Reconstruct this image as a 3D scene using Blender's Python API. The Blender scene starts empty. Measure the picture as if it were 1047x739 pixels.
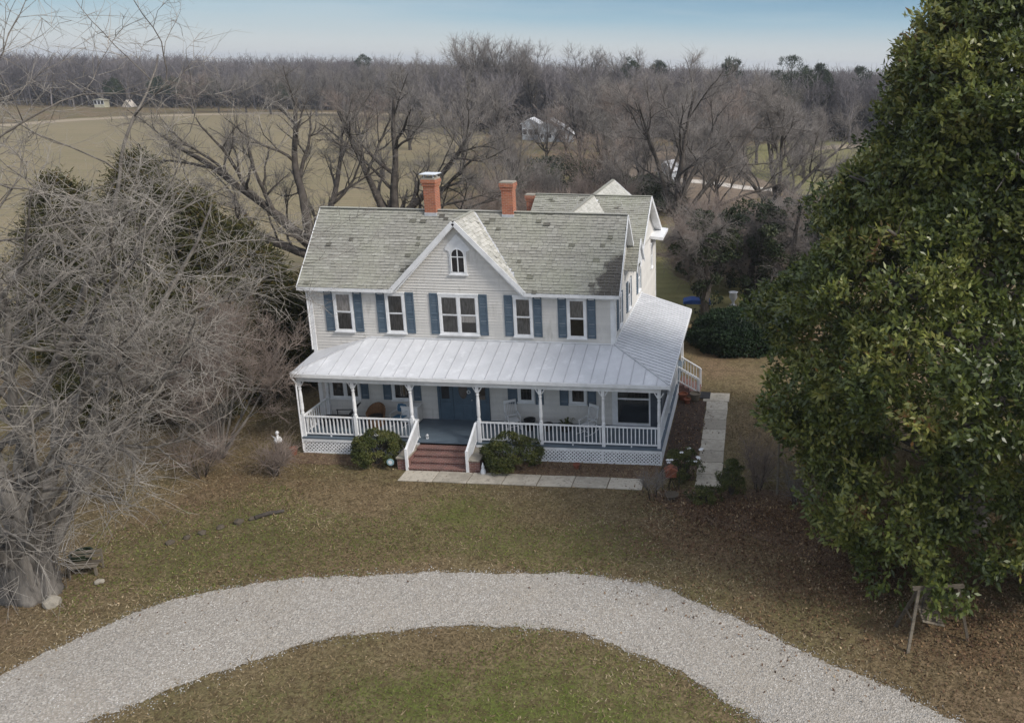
import bpy, math, random
import numpy as np
from mathutils import Vector, Matrix, Euler
random.seed(7); RNG = np.random.default_rng(11)
PI = math.pi
scene = bpy.context.scene
col = scene.collection

# ------------------------------------------------------------------ mesh builder
class MB:
    """collects faces; build() links them as ONE mesh object"""
    def __init__(s): s.v=[]; s.f=[]; s.r=[]
    def face(s, pts, r=None):
        n=len(s.v); s.v+= [tuple(p) for p in pts]; s.f.append(tuple(range(n,n+len(pts)))); s.r.append(random.random() if r is None else r)
    def poly(s, verts, faces, r=None):
        n=len(s.v); r=random.random() if r is None else r
        s.v+=[tuple(p) for p in verts]
        for f in faces: s.f.append(tuple(n+i for i in f)); s.r.append(r)
    def box(s, x0,x1,y0,y1,z0,z1,r=None,M=None):
        P=[(x0,y0,z0),(x1,y0,z0),(x1,y1,z0),(x0,y1,z0),(x0,y0,z1),(x1,y0,z1),(x1,y1,z1),(x0,y1,z1)]
        if M is not None: P=[tuple(M@Vector(p)) for p in P]
        s.poly(P,[(0,3,2,1),(4,5,6,7),(0,1,5,4),(1,2,6,5),(2,3,7,6),(3,0,4,7)],r)
    def bar(s, a, b, w, h, r=None, up=(0,0,1)):
        a=Vector(a); b=Vector(b); d=(b-a).normalized(); u=Vector(up)
        x=d.cross(u)
        if x.length<1e-4: x=d.cross(Vector((0,1,0)))
        x.normalize(); y=x.cross(d).normalized()
        P=[]
        for c in (a,b):
            for sx,sy in ((-1,-1),(1,-1),(1,1),(-1,1)): P.append(tuple(c+x*sx*w/2+y*sy*h/2))
        s.poly(P,[(0,3,2,1),(4,5,6,7),(0,1,5,4),(1,2,6,5),(2,3,7,6),(3,0,4,7)],r)
    def tube(s, pts, rad, k=8, cap=True, r=None):
        pts=[Vector(p) for p in pts]; n=len(pts); V=[]; F=[]
        if not hasattr(rad,'__len__'): rad=[rad]*n
        pu=None
        for i,p in enumerate(pts):
            d=(pts[min(i+1,n-1)]-pts[max(i-1,0)]).normalized()
            u=d.cross(Vector((0,0,1)))
            if u.length<.05: u=d.cross(Vector((0,1,0)))
            u.normalize()
            if pu is not None:
                u=(pu-d*pu.dot(d)).normalized()
            pu=u; w=d.cross(u)
            for j in range(k):
                a=2*PI*j/k; V.append(p+u*math.cos(a)*rad[i]+w*math.sin(a)*rad[i])
        for i in range(n-1):
            for j in range(k):
                F.append((i*k+j,i*k+(j+1)%k,(i+1)*k+(j+1)%k,(i+1)*k+j))
        if cap: F.append(tuple(range(k-1,-1,-1))); F.append(tuple((n-1)*k+j for j in range(k)))
        s.poly(V,F,r)
    def lathe(s, prof, c=(0,0,0), k=14, r=None):
        V=[];F=[];n=len(prof)
        for (rr,z) in prof:
            for j in range(k):
                a=2*PI*j/k; V.append((c[0]+rr*math.cos(a),c[1]+rr*math.sin(a),c[2]+z))
        for i in range(n-1):
            for j in range(k): F.append((i*k+j,i*k+(j+1)%k,(i+1)*k+(j+1)%k,(i+1)*k+j))
        F.append(tuple(range(k-1,-1,-1))); F.append(tuple((n-1)*k+j for j in range(k)))
        s.poly(V,F,r)
    def prism(s, poly2, y0, y1, axis='y', r=None):
        """polygon given in (x,z), extruded along y (or (y,z) along x, or (x,y) along z)"""
        f={'y':lambda a,b,t:(a,t,b),'x':lambda a,b,t:(t,a,b),'z':lambda a,b,t:(a,b,t)}[axis]
        n=len(poly2); V=[f(a,b,y0) for a,b in poly2]+[f(a,b,y1) for a,b in poly2]
        F=[tuple(range(n)),tuple(range(2*n-1,n-1,-1))]+[(i,(i+1)%n,n+(i+1)%n,n+i) for i in range(n)]
        s.poly(V,F,r)
    def build(s, name, m, parent=None, loc=(0,0,0), rot=None, smooth=False, bevel=0):
        me=bpy.data.meshes.new(name); me.from_pydata(s.v,[],s.f); me.update()
        at=me.attributes.new('rnd','FLOAT','FACE'); at.data.foreach_set('value',np.array(s.r,dtype=np.float32))
        import bmesh
        bm=bmesh.new(); bm.from_mesh(me); bmesh.ops.recalc_face_normals(bm,faces=bm.faces)
        bm.to_mesh(me); bm.free()
        if smooth:
            me.polygons.foreach_set('use_smooth',[True]*len(me.polygons))
        me.materials.append(m)
        o=bpy.data.objects.new(name,me); col.objects.link(o); o.location=loc
        if rot: o.rotation_euler=rot
        if parent: o.parent=parent
        if bevel:
            b=o.modifiers.new('bevel','BEVEL'); b.width=bevel; b.segments=1; b.limit_method='ANGLE'
        return o

def npmesh(name, V, F, m, parent=None, rnd=None, smooth=False):
    """V (n,3), F (m,k) numpy -> mesh object"""
    V=np.ascontiguousarray(V,dtype=np.float32); F=np.ascontiguousarray(F,dtype=np.int32)
    me=bpy.data.meshes.new(name); k=F.shape[1]
    me.vertices.add(len(V)); me.vertices.foreach_set('co',V.ravel())
    me.loops.add(F.size); me.loops.foreach_set('vertex_index',F.ravel())
    me.polygons.add(len(F)); me.polygons.foreach_set('loop_start',np.arange(0,F.size,k,dtype=np.int32))
    me.update(calc_edges=True)
    if rnd is not None:
        at=me.attributes.new('rnd','FLOAT','FACE'); at.data.foreach_set('value',np.ascontiguousarray(rnd,dtype=np.float32))
    if smooth: me.polygons.foreach_set('use_smooth',np.ones(len(F),dtype=bool))
    me.materials.append(m)
    o=bpy.data.objects.new(name,me); col.objects.link(o)
    if parent: o.parent=parent
    return o

def tag(o,label=None,cat=None,group=None,kind=None):
    if label: o['label']=label
    if cat: o['category']=cat
    if group: o['group']=group
    if kind: o['kind']=kind
    return o
def thing(name,label,cat,loc=(0,0,0),rz=0,group=None):
    o=bpy.data.objects.new(name,None); col.objects.link(o); o.location=loc; o.rotation_euler=(0,0,rz)
    o.empty_display_size=.3
    return tag(o,label,cat,group)
def copy_tree(o,parent=None):
    c=o.copy(); col.objects.link(c)
    if parent: c.parent=parent
    for ch in list(o.children): copy_tree(ch,c)
    return c

# ------------------------------------------------------------------ materials
def newmat(name):
    m=bpy.data.materials.new(name); m.use_nodes=True; nt=m.node_tree
    b=nt.nodes['Principled BSDF']; return m,nt,b
def N(nt,t,**kw):
    n=nt.nodes.new(t)
    for k,v in kw.items():
        if k in n.inputs: n.inputs[k].default_value=v
        else: setattr(n,k,v)
    return n
def ramp(nt,fac,stops):
    r=nt.nodes.new('ShaderNodeValToRGB'); cr=r.color_ramp
    while len(cr.elements)<len(stops): cr.elements.new(.5)
    for e,(p,c) in zip(cr.elements,stops): e.position=p; e.color=(*c,1)
    nt.links.new(fac,r.inputs['Fac']); return r.outputs['Color']
def coords(nt,scale=(1,1,1)):
    t=nt.nodes.new('ShaderNodeTexCoord'); mp=nt.nodes.new('ShaderNodeMapping'); mp.inputs['Scale'].default_value=scale
    nt.links.new(t.outputs['Object'],mp.inputs['Vector']); return mp.outputs['Vector']
def noise(nt,vec,scale,detail=4,rough=.6):
    n=nt.nodes.new('ShaderNodeTexNoise'); n.inputs['Scale'].default_value=scale; n.inputs['Detail'].default_value=detail; n.inputs['Roughness'].default_value=rough
    nt.links.new(vec,n.inputs['Vector']); return n.outputs['Fac']
def mix(nt,fac,a,b,mode='MIX'):
    m=nt.nodes.new('ShaderNodeMix'); m.data_type='RGBA'; m.blend_type=mode
    for inp,v in ((m.inputs[0],fac),(m.inputs[6],a),(m.inputs[7],b)):
        if isinstance(v,(int,float)): inp.default_value=v
        elif isinstance(v,tuple): inp.default_value=(*v,1)
        else: nt.links.new(v,inp)
    return m.outputs[2]
def bump(nt,b,h,strength=.3,dist=.02):
    n=nt.nodes.new('ShaderNodeBump'); n.inputs['Strength'].default_value=strength; n.inputs['Distance'].default_value=dist
    nt.links.new(h,n.inputs['Height']); nt.links.new(n.outputs['Normal'],b.inputs['Normal'])
def simple(name,c1,c2=None,scale=6,rough=.7,detail=5,bmp=0,metal=0,stretch=(1,1,1),rnd=0,spec=.3,c3=None,s3=40):
    """two-tone noise; rnd mixes in the per-piece random attribute"""
    m,nt,b=newmat(name); c2=c2 or tuple(x*.75 for x in c1)
    v=coords(nt,stretch); f=noise(nt,v,scale,detail)
    if rnd:
        a=nt.nodes.new('ShaderNodeAttribute'); a.attribute_name='rnd'
        mm=nt.nodes.new('ShaderNodeMath'); mm.operation='MULTIPLY_ADD'; nt.links.new(a.outputs['Fac'],mm.inputs[0]); mm.inputs[1].default_value=rnd; mm.inputs[2].default_value=-rnd/2
        ad=nt.nodes.new('ShaderNodeMath'); ad.operation='ADD'; nt.links.new(f,ad.inputs[0]); nt.links.new(mm.outputs[0],ad.inputs[1]); f2=ad.outputs[0]
    else: f2=f
    c=ramp(nt,f2,[(.36,c2),(.64,c1)])
    if c3:
        f3=noise(nt,v,s3,3); c=mix(nt,ramp(nt,f3,[(.55,(0,0,0)),(.7,(1,1,1))]),c,c3)
    nt.links.new(c,b.inputs['Base Color'])
    b.inputs['Roughness'].default_value=rough; b.inputs['Metallic'].default_value=metal; b.inputs['Specular IOR Level'].default_value=spec
    if bmp: bump(nt,b,noise(nt,v,scale*4,6),bmp,.02)
    return m

M={}
M['siding']=simple('siding',(.66,.64,.605),(.57,.555,.525),1.3,.6,stretch=(1.4,1.4,.35),rnd=.25,c3=(.50,.485,.45),s3=2.6)
M['trim']=simple('white_paint',(.80,.81,.82),(.66,.67,.68),2.5,.45)
M['metal_roof']=simple('metal_roof',(.59,.60,.62),(.51,.52,.54),.9,.5,metal=.0,detail=8,spec=.4,c3=(.64,.65,.67),s3=2.2)
M['seam']=simple('seam',(.50,.51,.53),(.40,.41,.43),3,.5)
M['shutter']=simple('blue_shutter',(.105,.145,.188),(.075,.11,.145),3,.5)
M['bluedoor']=simple('blue_door',(.075,.118,.16),(.06,.095,.13),3,.45)
M['porchfloor']=simple('porch_floor',(.12,.155,.19),(.09,.12,.15),2,.45,stretch=(1,8,1))
M['ceiling']=simple('porch_ceiling',(.5,.55,.58),None,3,.6)
M['dark']=simple('shade_black',(.02,.02,.022),None,3,.9)  # near-black that stands in for the shade under the porch
M['curtain']=simple('curtain',(.46,.43,.40),(.27,.25,.235),3,.9,stretch=(6,1,1),detail=2)
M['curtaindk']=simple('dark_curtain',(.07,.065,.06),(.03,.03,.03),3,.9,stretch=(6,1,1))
M['concrete']=simple('concrete',(.44,.40,.33),(.30,.27,.22),2.2,.9,bmp=.3,detail=9,c3=(.22,.2,.17),s3=9,rnd=.5)
M['wicker']=simple('wicker',(.22,.12,.06),(.10,.05,.025),30,.8)
M['blackmetal']=simple('black_metal',(.03,.03,.032),(.015,.015,.015),8,.5)
M['bluemetal']=simple('blue_metal_paint',(.05,.15,.25),(.04,.11,.19),8,.4)
M['terracotta']=simple('terracotta',(.25,.085,.045),(.15,.055,.035),8,.8)
M['oldwood']=simple('old_wood',(.17,.145,.11),(.085,.07,.052),4,.85,stretch=(1,1,6),rnd=.4)
M['bark_grey']=simple('bark_grey',(.22,.20,.175),(.07,.062,.055),2.5,.95,detail=10,bmp=.9,stretch=(1.6,1.6,.4))
M['twig_grey']=simple('twig_grey',(.37,.34,.30),(.17,.155,.135),.8,.95)
M['bark_dark']=simple('bark_dark',(.095,.082,.07),(.038,.032,.027),2.5,.95,detail=10,bmp=.7)
M['twig_brown']=simple('twig_brown',(.27,.245,.225),(.165,.148,.135),.6,.95)
M['twig_dark']=simple('twig_dark',(.23,.21,.19),(.13,.118,.105),.6,.95)
M['twig_tan']=simple('twig_tan',(.29,.235,.20),(.17,.135,.115),.8,.95)
M['forest_twig']=simple('forest_twig',(.21,.19,.19),(.11,.10,.105),.05,.95,detail=6)
M['bluetarp']=simple('blue_tarp',(.03,.09,.32),(.03,.07,.22),5,.5)
M['mulch']=simple('mulch',(.075,.05,.037),(.03,.021,.016),6,.95,bmp=.6,detail=10,c3=(.17,.10,.06),s3=14)
M['cap']=simple('cap_metal',(.72,.75,.78),(.6,.62,.65),4,.4)

def leafmat(name,stops,rough=.4,spec=.5,trans=.15):
    m,nt,b=newmat(name)
    a=nt.nodes.new('ShaderNodeAttribute'); a.attribute_name='rnd'
    v=coords(nt); f=noise(nt,v,.35,3)
    mm=nt.nodes.new('ShaderNodeMath'); mm.operation='MULTIPLY_ADD'; nt.links.new(f,mm.inputs[0]); mm.inputs[1].default_value=.9; mm.inputs[2].default_value=-.45
    ad=nt.nodes.new('ShaderNodeMath'); ad.operation='ADD'; nt.links.new(a.outputs['Fac'],ad.inputs[0]); nt.links.new(mm.outputs[0],ad.inputs[1])
    c=ramp(nt,ad.outputs[0],stops)
    nt.links.new(c,b.inputs['Base Color']); b.inputs['Roughness'].default_value=rough; b.inputs['Specular IOR Level'].default_value=spec
    if trans:
        t=nt.nodes.new('ShaderNodeBsdfTranslucent'); nt.links.new(c,t.inputs['Color'])
        x=nt.nodes.new('ShaderNodeMixShader'); x.inputs[0].default_value=trans
        nt.links.new(b.outputs[0],x.inputs[1]); nt.links.new(t.outputs[0],x.inputs[2]); nt.links.new(x.outputs[0],nt.nodes['Material Output'].inputs['Surface'])
    return m
M['magnolia_leaf']=leafmat('magnolia_leaf',[(0,(.030,.046,.012)),(.4,(.088,.115,.024)),(.72,(.19,.205,.045)),(.94,(.29,.275,.08)),(1,(.26,.14,.05))],.40,.5,.25)
M['bush_leaf']=leafmat('bush_leaf',[(0,(.028,.040,.012)),(.5,(.07,.085,.022)),(1,(.15,.145,.045))],.5,.3)
M['cedar_leaf']=leafmat('cedar_leaf',[(0,(.018,.022,.008)),(.5,(.048,.050,.016)),(.8,(.085,.070,.020)),(1,(.13,.075,.026))],.8,.1)
M['ivy_leaf']=leafmat('ivy_leaf',[(0,(.012,.02,.008)),(.5,(.026,.038,.014)),(1,(.06,.07,.028))],.5,.3)
M['round_leaf']=leafmat('round_leaf',[(0,(.008,.018,.008)),(.5,(.016,.034,.014)),(1,(.035,.06,.022))],.6,.2)
M['pine_leaf']=leafmat('pine_leaf',[(0,(.02,.032,.018)),(1,(.06,.075,.04))],.8,.1)
M['dry_leaf']=leafmat('dry_leaf',[(0,(.035,.02,.012)),(.45,(.10,.055,.032)),(.8,(.22,.14,.075)),(1,(.42,.32,.20))],.7,.2,0)
M['grass_blade']=leafmat('grass_blade',[(0,(.08,.058,.030)),(.35,(.155,.116,.063)),(.7,(.225,.172,.10)),(1,(.33,.27,.175))],.8,.1,0)
M['grass_green']=leafmat('grass_green',[(0,(.075,.090,.022)),(.5,(.115,.138,.034)),(1,(.17,.185,.055))],.8,.1,0)

def brick(name,axes):
    m,nt,b=newmat(name)
    t=nt.nodes.new('ShaderNodeTexCoord'); s=nt.nodes.new('ShaderNodeSeparateXYZ'); nt.links.new(t.outputs['Object'],s.inputs[0])
    def add(u,v):
        a=nt.nodes.new('ShaderNodeMath'); a.operation='ADD'; nt.links.new(s.outputs[u],a.inputs[0]); nt.links.new(s.outputs[v],a.inputs[1]); return a.outputs[0]
    c=nt.nodes.new('ShaderNodeCombineXYZ')
    if axes=='chimney': nt.links.new(add('X','Y'),c.inputs[0]); nt.links.new(s.outputs['Z'],c.inputs[1])
    else: nt.links.new(s.outputs['X'],c.inputs[0]); nt.links.new(add('Z','Y'),c.inputs[1])
    br=nt.nodes.new('ShaderNodeTexBrick'); nt.links.new(c.outputs[0],br.inputs['Vector'])
    br.inputs['Scale'].default_value=1; br.inputs['Brick Width'].default_value=.21; br.inputs['Row Height'].default_value=.075; br.inputs['Mortar Size'].default_value=.008
    if axes=='chimney': c1,c2,mo=(.40,.115,.05),(.24,.07,.038),(.34,.24,.19)
    else: c1,c2,mo=(.21,.075,.058),(.11,.042,.036),(.33,.27,.24)
    br.inputs['Color1'].default_value=(*c1,1); br.inputs['Color2'].default_value=(*c2,1); br.inputs['Mortar'].default_value=(*mo,1)
    n=noise(nt,t.outputs['Object'],3,6)
    cc=mix(nt,ramp(nt,n,[(.4,(0,0,0)),(.75,(.55,.55,.55))]),br.outputs['Color'],(.12,.07,.05) if axes!='chimney' else (.42,.2,.11))
    nt.links.new(cc,b.inputs['Base Color']); b.inputs['Roughness'].default_value=.9
    bump(nt,b,br.outputs['Fac'],-.5,.01); return m
M['brick_ch']=brick('chimney_brick','chimney'); M['brick_st']=brick('step_brick','step')

# shingles: weathered green-grey with lichen and dark stains
def shingle_mat(name,dark):
    m,nt,b=newmat(name)
    a=nt.nodes.new('ShaderNodeAttribute'); a.attribute_name='rnd'
    v=coords(nt); f=noise(nt,v,.5,5,.65); g=noise(nt,v,14,5,.7)
    c=ramp(nt,a.outputs['Fac'],[(0,(.05,.045,.038)),(.07,(.235,.228,.20)),(.5,(.285,.278,.245)),(1,(.355,.348,.312))])
    c=mix(nt,ramp(nt,f,[(.42,(0,0,0)),(.7,(.5,.5,.5))]),c,(.335,.345,.26))
    c=mix(nt,ramp(nt,g,[(.56,(0,0,0)),(.72,(.75,.75,.75))]),c,(.09,.085,.07))
    if dark:   # big black stain near the right eave corner
        s=nt.nodes.new('ShaderNodeSeparateXYZ'); nt.links.new(v,s.inputs[0])
        mp=nt.nodes.new('ShaderNodeMapRange'); mp.inputs[1].default_value=11.9; mp.inputs[2].default_value=13.6; nt.links.new(s.outputs['X'],mp.inputs[0])
        m2=nt.nodes.new('ShaderNodeMapRange'); m2.inputs[1].default_value=1.5; m2.inputs[2].default_value=.2; nt.links.new(s.outputs['Y'],m2.inputs[0])
        mu=nt.nodes.new('ShaderNodeMath'); mu.operation='MULTIPLY'; nt.links.new(mp.outputs[0],mu.inputs[0]); nt.links.new(m2.outputs[0],mu.inputs[1])
        h=noise(nt,v,1.6,6,.75)
        ad=nt.nodes.new('ShaderNodeMath'); ad.operation='ADD'; nt.links.new(mu.outputs[0],ad.inputs[0]); nt.links.new(h,ad.inputs[1])
        c=mix(nt,ramp(nt,ad.outputs[0],[(.82,(0,0,0)),(1.0,(.85,.85,.85))]),c,(.06,.053,.05))
    nt.links.new(c,b.inputs['Base Color']); b.inputs['Roughness'].default_value=.95; b.inputs['Specular IOR Level'].default_value=.15
    bump(nt,b,g,.4,.02); return m
M['shingle']=shingle_mat('shingle',True); 
M['shingle_lt']=simple('light_shingle',(.50,.49,.45),(.38,.375,.34),3,.9,rnd=.7,detail=8,c3=(.30,.30,.24),s3=7)

# glass: mostly see-through with a sky reflection
m,nt,b=newmat('window_glass'); M['glass']=m
tr=nt.nodes.new('ShaderNodeBsdfTransparent'); tr.inputs[0].default_value=(.86,.87,.88,1); gl=nt.nodes.new('ShaderNodeBsdfGlossy'); gl.inputs['Roughness'].default_value=.04
fr=nt.nodes.new('ShaderNodeFresnel'); fr.inputs[0].default_value=1.6
x=nt.nodes.new('ShaderNodeMixShader'); nt.links.new(fr.outputs[0],x.inputs[0]); nt.links.new(tr.outputs[0],x.inputs[1]); nt.links.new(gl.outputs[0],x.inputs[2]); nt.links.new(x.outputs[0],nt.nodes['Material Output'].inputs['Surface'])
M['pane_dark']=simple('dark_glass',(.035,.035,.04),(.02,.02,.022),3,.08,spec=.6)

# ------------------------------------------------------------------ camera (fitted: level-ish drone view, picture cropped off-centre)
yaw,pitch,roll,f=-.043,.252,.016,824.388
PX,PY=736.344,279.939
fw=Vector((math.sin(yaw)*math.cos(pitch),math.cos(yaw)*math.cos(pitch),-math.sin(pitch)))
rt=Vector((math.cos(yaw),-math.sin(yaw),0)); up=rt.cross(fw)
R_=rt*math.cos(roll)+up*math.sin(roll); U_=-rt*math.sin(roll)+up*math.cos(roll)
cd=bpy.data.cameras.new('camera'); cam=bpy.data.objects.new('camera',cd); col.objects.link(cam)
mat=Matrix((R_,U_,-fw)).transposed().to_4x4(); mat.translation=(19.402,-33.033,16.348); cam.matrix_world=mat
cd.sensor_width=36; cd.lens=f/1047*36; cd.shift_x=-(PX-523.5)/1047; cd.shift_y=(PY-369.5)/1047; cd.clip_end=6000; cd.clip_start=.2
scene.camera=cam
C0=Vector((19.402,-33.033,16.348))
def at(x,y,ax,v):
    D=fw*f+R_*(x-PX)-U_*(y-PY); t=(v-C0[ax])/D[ax]; return C0+D*t

# ------------------------------------------------------------------ light
SUN_EL,SUN_AZ=math.radians(40),math.radians(112)      # azimuth clockwise from +Y: sun low in the east-south-east, to the right of the picture
w=bpy.data.worlds.new('World'); scene.world=w; w.use_nodes=True; nt=w.node_tree
bg=nt.nodes['Background']; sky=nt.nodes.new('ShaderNodeTexSky'); sky.sky_type='NISHITA'; sky.sun_disc=False
sky.sun_elevation=SUN_EL; sky.sun_rotation=SUN_AZ; sky.air_density=1.0; sky.dust_density=1.2; sky.ozone_density=1.2
tc=nt.nodes.new('ShaderNodeTexCoord'); mp=nt.nodes.new('ShaderNodeMapping'); mp.inputs['Scale'].default_value=(1.2,1.2,13); mp.inputs['Location'].default_value=(.3,0,.0)
nt.links.new(tc.outputs['Generated'],mp.inputs['Vector'])
cn=noise(nt,mp.outputs['Vector'],1.6,7,.55)
sp=nt.nodes.new('ShaderNodeSeparateXYZ'); nt.links.new(tc.outputs['Generated'],sp.inputs[0])
# high thin cloud: wisps near the horizon, a broken overcast overhead that softens the light
el=ramp(nt,sp.outputs['Z'],[(.0,(.0,.0,.0)),(.12,(.04,.04,.04)),(.3,(.55,.55,.55))])
cf=ramp(nt,cn,[(.40,(.0,.0,.0)),(.68,(.9,.9,.9))])
fac=mix(nt,1.0,cf,el,'MULTIPLY'); fac=mix(nt,1.0,fac,mix(nt,1.0,el,(.55,.55,.55),'MULTIPLY'),'ADD')
# clear winter blue low down: pale at the horizon with long thin cloud bands
low=ramp(nt,sp.outputs['Z'],[(.0,(.66,.67,.68)),(.022,(.55,.61,.66)),(.05,(.27,.44,.58)),(.088,(.095,.255,.43)),(.2,(.08,.20,.38))])
wisp=mix(nt,ramp(nt,cn,[(.48,(0,0,0)),(.72,(.42,.42,.42))]),low,(.52,.57,.62))
low=mix(nt,1.0,wisp,(5.2,5.2,5.2),'MULTIPLY')
sk=mix(nt,ramp(nt,sp.outputs['Z'],[(.12,(.85,.85,.85)),(.32,(0,0,0))]),sky.outputs[0],low)
cl=mix(nt,fac,sk,(6.1,6.1,6.2))
nt.links.new(cl,bg.inputs['Color']); bg.inputs['Strength'].default_value=.125
sd=bpy.data.lights.new('sun','SUN'); sd.energy=2.1; sd.angle=math.radians(14); sd.color=(1,.94,.86)
so=bpy.data.objects.new('sun',sd); col.objects.link(so)
sdir=Vector((math.sin(SUN_AZ)*math.cos(SUN_EL),math.cos(SUN_AZ)*math.cos(SUN_EL),math.sin(SUN_EL)))
so.rotation_euler=sdir.to_track_quat('Z','Y').to_euler()
vs=scene.view_settings; vs.view_transform='Standard'; vs.look='None'; vs.gamma=1; vs.exposure=.62; vs.use_curve_mapping=False
scene.cycles.use_denoising=True; scene.cycles.max_bounces=5; scene.cycles.transparent_max_bounces=10; scene.cycles.volume_bounces=0; scene.cycles.volume_step_rate=4
# ================================================================== THE HOUSE
house=thing('farmhouse','pale grey two storey farmhouse with blue shutters, brick chimneys and a metal roofed porch','house')
EZ,RZ,RY=6.84,9.86,2.30           # eave height, ridge height, ridge line
GX,GH,GZ=6.72,2.87,9.87           # front cross gable: middle, half width, peak
def clap(intervals,z0,z1,step=.13):
    """courses of lapped boards in the local x-z plane, facing -y; intervals(z) -> [(x0,x1),...]"""
    mb=MB(); z=z0
    while z<z1-1e-6:
        t=min(z+step,z1); A=intervals(z+1e-4); B=intervals(t-1e-4)
        for (a0,a1),(b0,b1) in zip(A,B):
            r=random.random()
            mb.face([(a0,-.032,z),(a1,-.032,z),(b1,-.004,t),(b0,-.004,t)],r)
            mb.face([(a0,0,z),(a1,0,z),(a1,-.032,z),(a0,-.032,z)],r)
        z=t
    return mb
def front_iv(z):
    if z<EZ-.02: return [(0,13.4)]
    k=(z-EZ)/(GZ-EZ); h=GH*(1-k)-.02; return [(GX-h,GX+h)]
def east_iv(z):
    if z<6.74: return [(0,14.3)]
    k=(z-EZ)/(RZ-EZ); h=(RY+.2)*(1-k); a=(max(0,RY-h),min(5.2,RY+h)) if k<1 else (RY,RY)
    k2=(z-6.7)/(9.45-6.7); h2=4.5*(1-k2); return [(a[0],a[1]) , (9.75-max(h2,0),9.75+max(h2,0))]
def part(mb,name,m,parent=house,**k): return mb.build(name,M[m],parent,**k)
part(clap(front_iv,.74,EZ-.03),'front_wall','siding'); 
part(clap(front_iv,EZ-.01,GZ-.12),'gable_wall','siding')
part(clap(east_iv,.74,9.7),'side_wall','siding',loc=(13.4,0,0),rot=(0,0,PI/2))
part(clap(lambda z:[(0,4.6)] if z<EZ else [((0+(z-EZ)/(RZ-EZ)*2.3),4.6-(z-EZ)/(RZ-EZ)*2.3)],.3,RZ-.1),'side_wall','siding',loc=(0,4.6,0),rot=(0,0,-PI/2))
# unseen solid core added behind the boards to block light
mb=MB(); mb.box(.03,13.37,.03,4.57,0,EZ-.1); mb.prism([(.05,EZ-.1),(2.3,RZ-.2),(4.55,EZ-.1)],.03,13.37,'x')
mb.box(7.8,13.36,4.57,14.27,0,6.65); mb.prism([(5.4,6.65),(9.75,9.3),(14.1,6.65)],7.8,13.36,'x')
mb.prism([(3.9,EZ),(GX,GZ-.2),(9.55,EZ)],.03,2.2,'y'); part(mb,'light_block_core','siding')
mb=MB(); mb.box(-.03,.03,-.03,.03,.3,.31)
# trim
for q in ((-.03,.13,-.045,-.002,.74,EZ-.1),(13.27,13.404,-.045,-.002,.74,EZ-.1),(13.405,13.445,-.045,.12,.74,EZ-.1),(13.405,13.445,14.2,14.34,.3,6.7),(-.045,-.033,-.02,.12,.3,EZ-.1)):
    mb=MB(); mb.box(*q); part(mb,'corner_board','trim')
for a,b in ((.131,3.7),(9.75,13.269)):
    mb=MB(); mb.box(a,b,-.045,-.003,EZ-.32,EZ-.10); part(mb,'frieze_board','trim')

# ---- roofs
def shingles(O,u,v,u0,u1,L,course=.145,tab=.24,skip=None,lift=.017,gap=.005):
    """tabs on a roof plane: O origin, u along the eave, v up the slope (unit), u0(v)/u1(v) extents"""
    O=Vector(O);u=Vector(u);v=Vector(v);n=u.cross(v).normalized()
    if n.z<0: n=-n
    mb=MB(); s=0; row=0
    while s<L-.01:
        e=min(s+course,L); m=(s+e)/2; a,b=u0(m),u1(m); x=a-(row%2)*tab*.5-random.random()*.05
        rowr=random.uniform(-.12,.12)
        while x<b:
            wd=tab*random.uniform(.7,1.3); x0=max(x,a); x1=min(x+wd,b); x+=wd
            if x1-x0<.02: continue
            c=O+u*((x0+x1)/2)+v*m
            if skip and skip(c): continue
            r=min(1,max(.1,random.gauss(.5,.17)+rowr*1.6))
            l0=lift*random.uniform(.8,2.2); ds=random.uniform(-.014,.01)
            if random.random()<.016: l0*=2; ds-=.03; r=.02
            p=[O+u*(x0+gap)+v*(s+ds)+n*l0, O+u*(x1-gap)+v*(s+ds)+n*l0, O+u*(x1-gap)+v*(e+.01)+n*.003, O+u*(x0+gap)+v*(e+.01)+n*.003]
            q=[O+u*(x0+gap)+v*(s+ds)-n*.01, O+u*(x1-gap)+v*(s+ds)-n*.01]
            k=len(mb.v); mb.v+=[tuple(t) for t in p+q]; mb.f+=[(k,k+1,k+2,k+3),(k+4,k+5,k+1,k)]; mb.r+=[r,0]
        s=e; row+=1
    return mb
def slab(mb,pts,t):
    pts=[Vector(p) for p in pts]; n=(pts[1]-pts[0]).cross(pts[2]-pts[0]).normalized()
    if n.z<0: n=-n
    k=len(pts); P=pts+[p-n*t for p in pts]
    mb.poly(P,[tuple(range(k)),tuple(range(2*k-1,k-1,-1))]+[(i,(i+1)%k,k+(i+1)%k,k+i) for i in range(k)])
def gz(x): return GZ-abs(x-GX)*(GZ-EZ)/GH
roof=MB()
slab(roof,[(-.31,-.28,6.83),(3.85,-.28,6.83),(6.71,2.3,9.85),(-.31,2.3,9.85)],.07)
slab(roof,[(9.59,-.28,6.83),(13.71,-.28,6.83),(13.71,2.3,9.85),(6.73,2.3,9.85)],.07)
slab(roof,[(-.31,4.88,6.83),(-.31,2.3,9.85),(13.71,2.3,9.85),(13.71,4.88,6.83)],.07)
slab(roof,[(3.87,-.27,6.83),(6.72,-.27,9.86),(6.72,2.3,9.86)],.06); slab(roof,[(9.57,-.27,6.83),(6.72,2.3,9.86),(6.72,-.27,9.86)],.06)
main=part(roof,'main_roof','trim')
vl=math.hypot(2.58,3.02); vv=(0,2.58/vl,3.02/vl)
skip=lambda c: c.z<gz(c.x)-.02
s=shingles((0,-.30,6.83),(1,0,0),vv,lambda t:-.33,lambda t:13.73,vl,skip=skip); part(s,'shingles','shingle',main)
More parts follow.
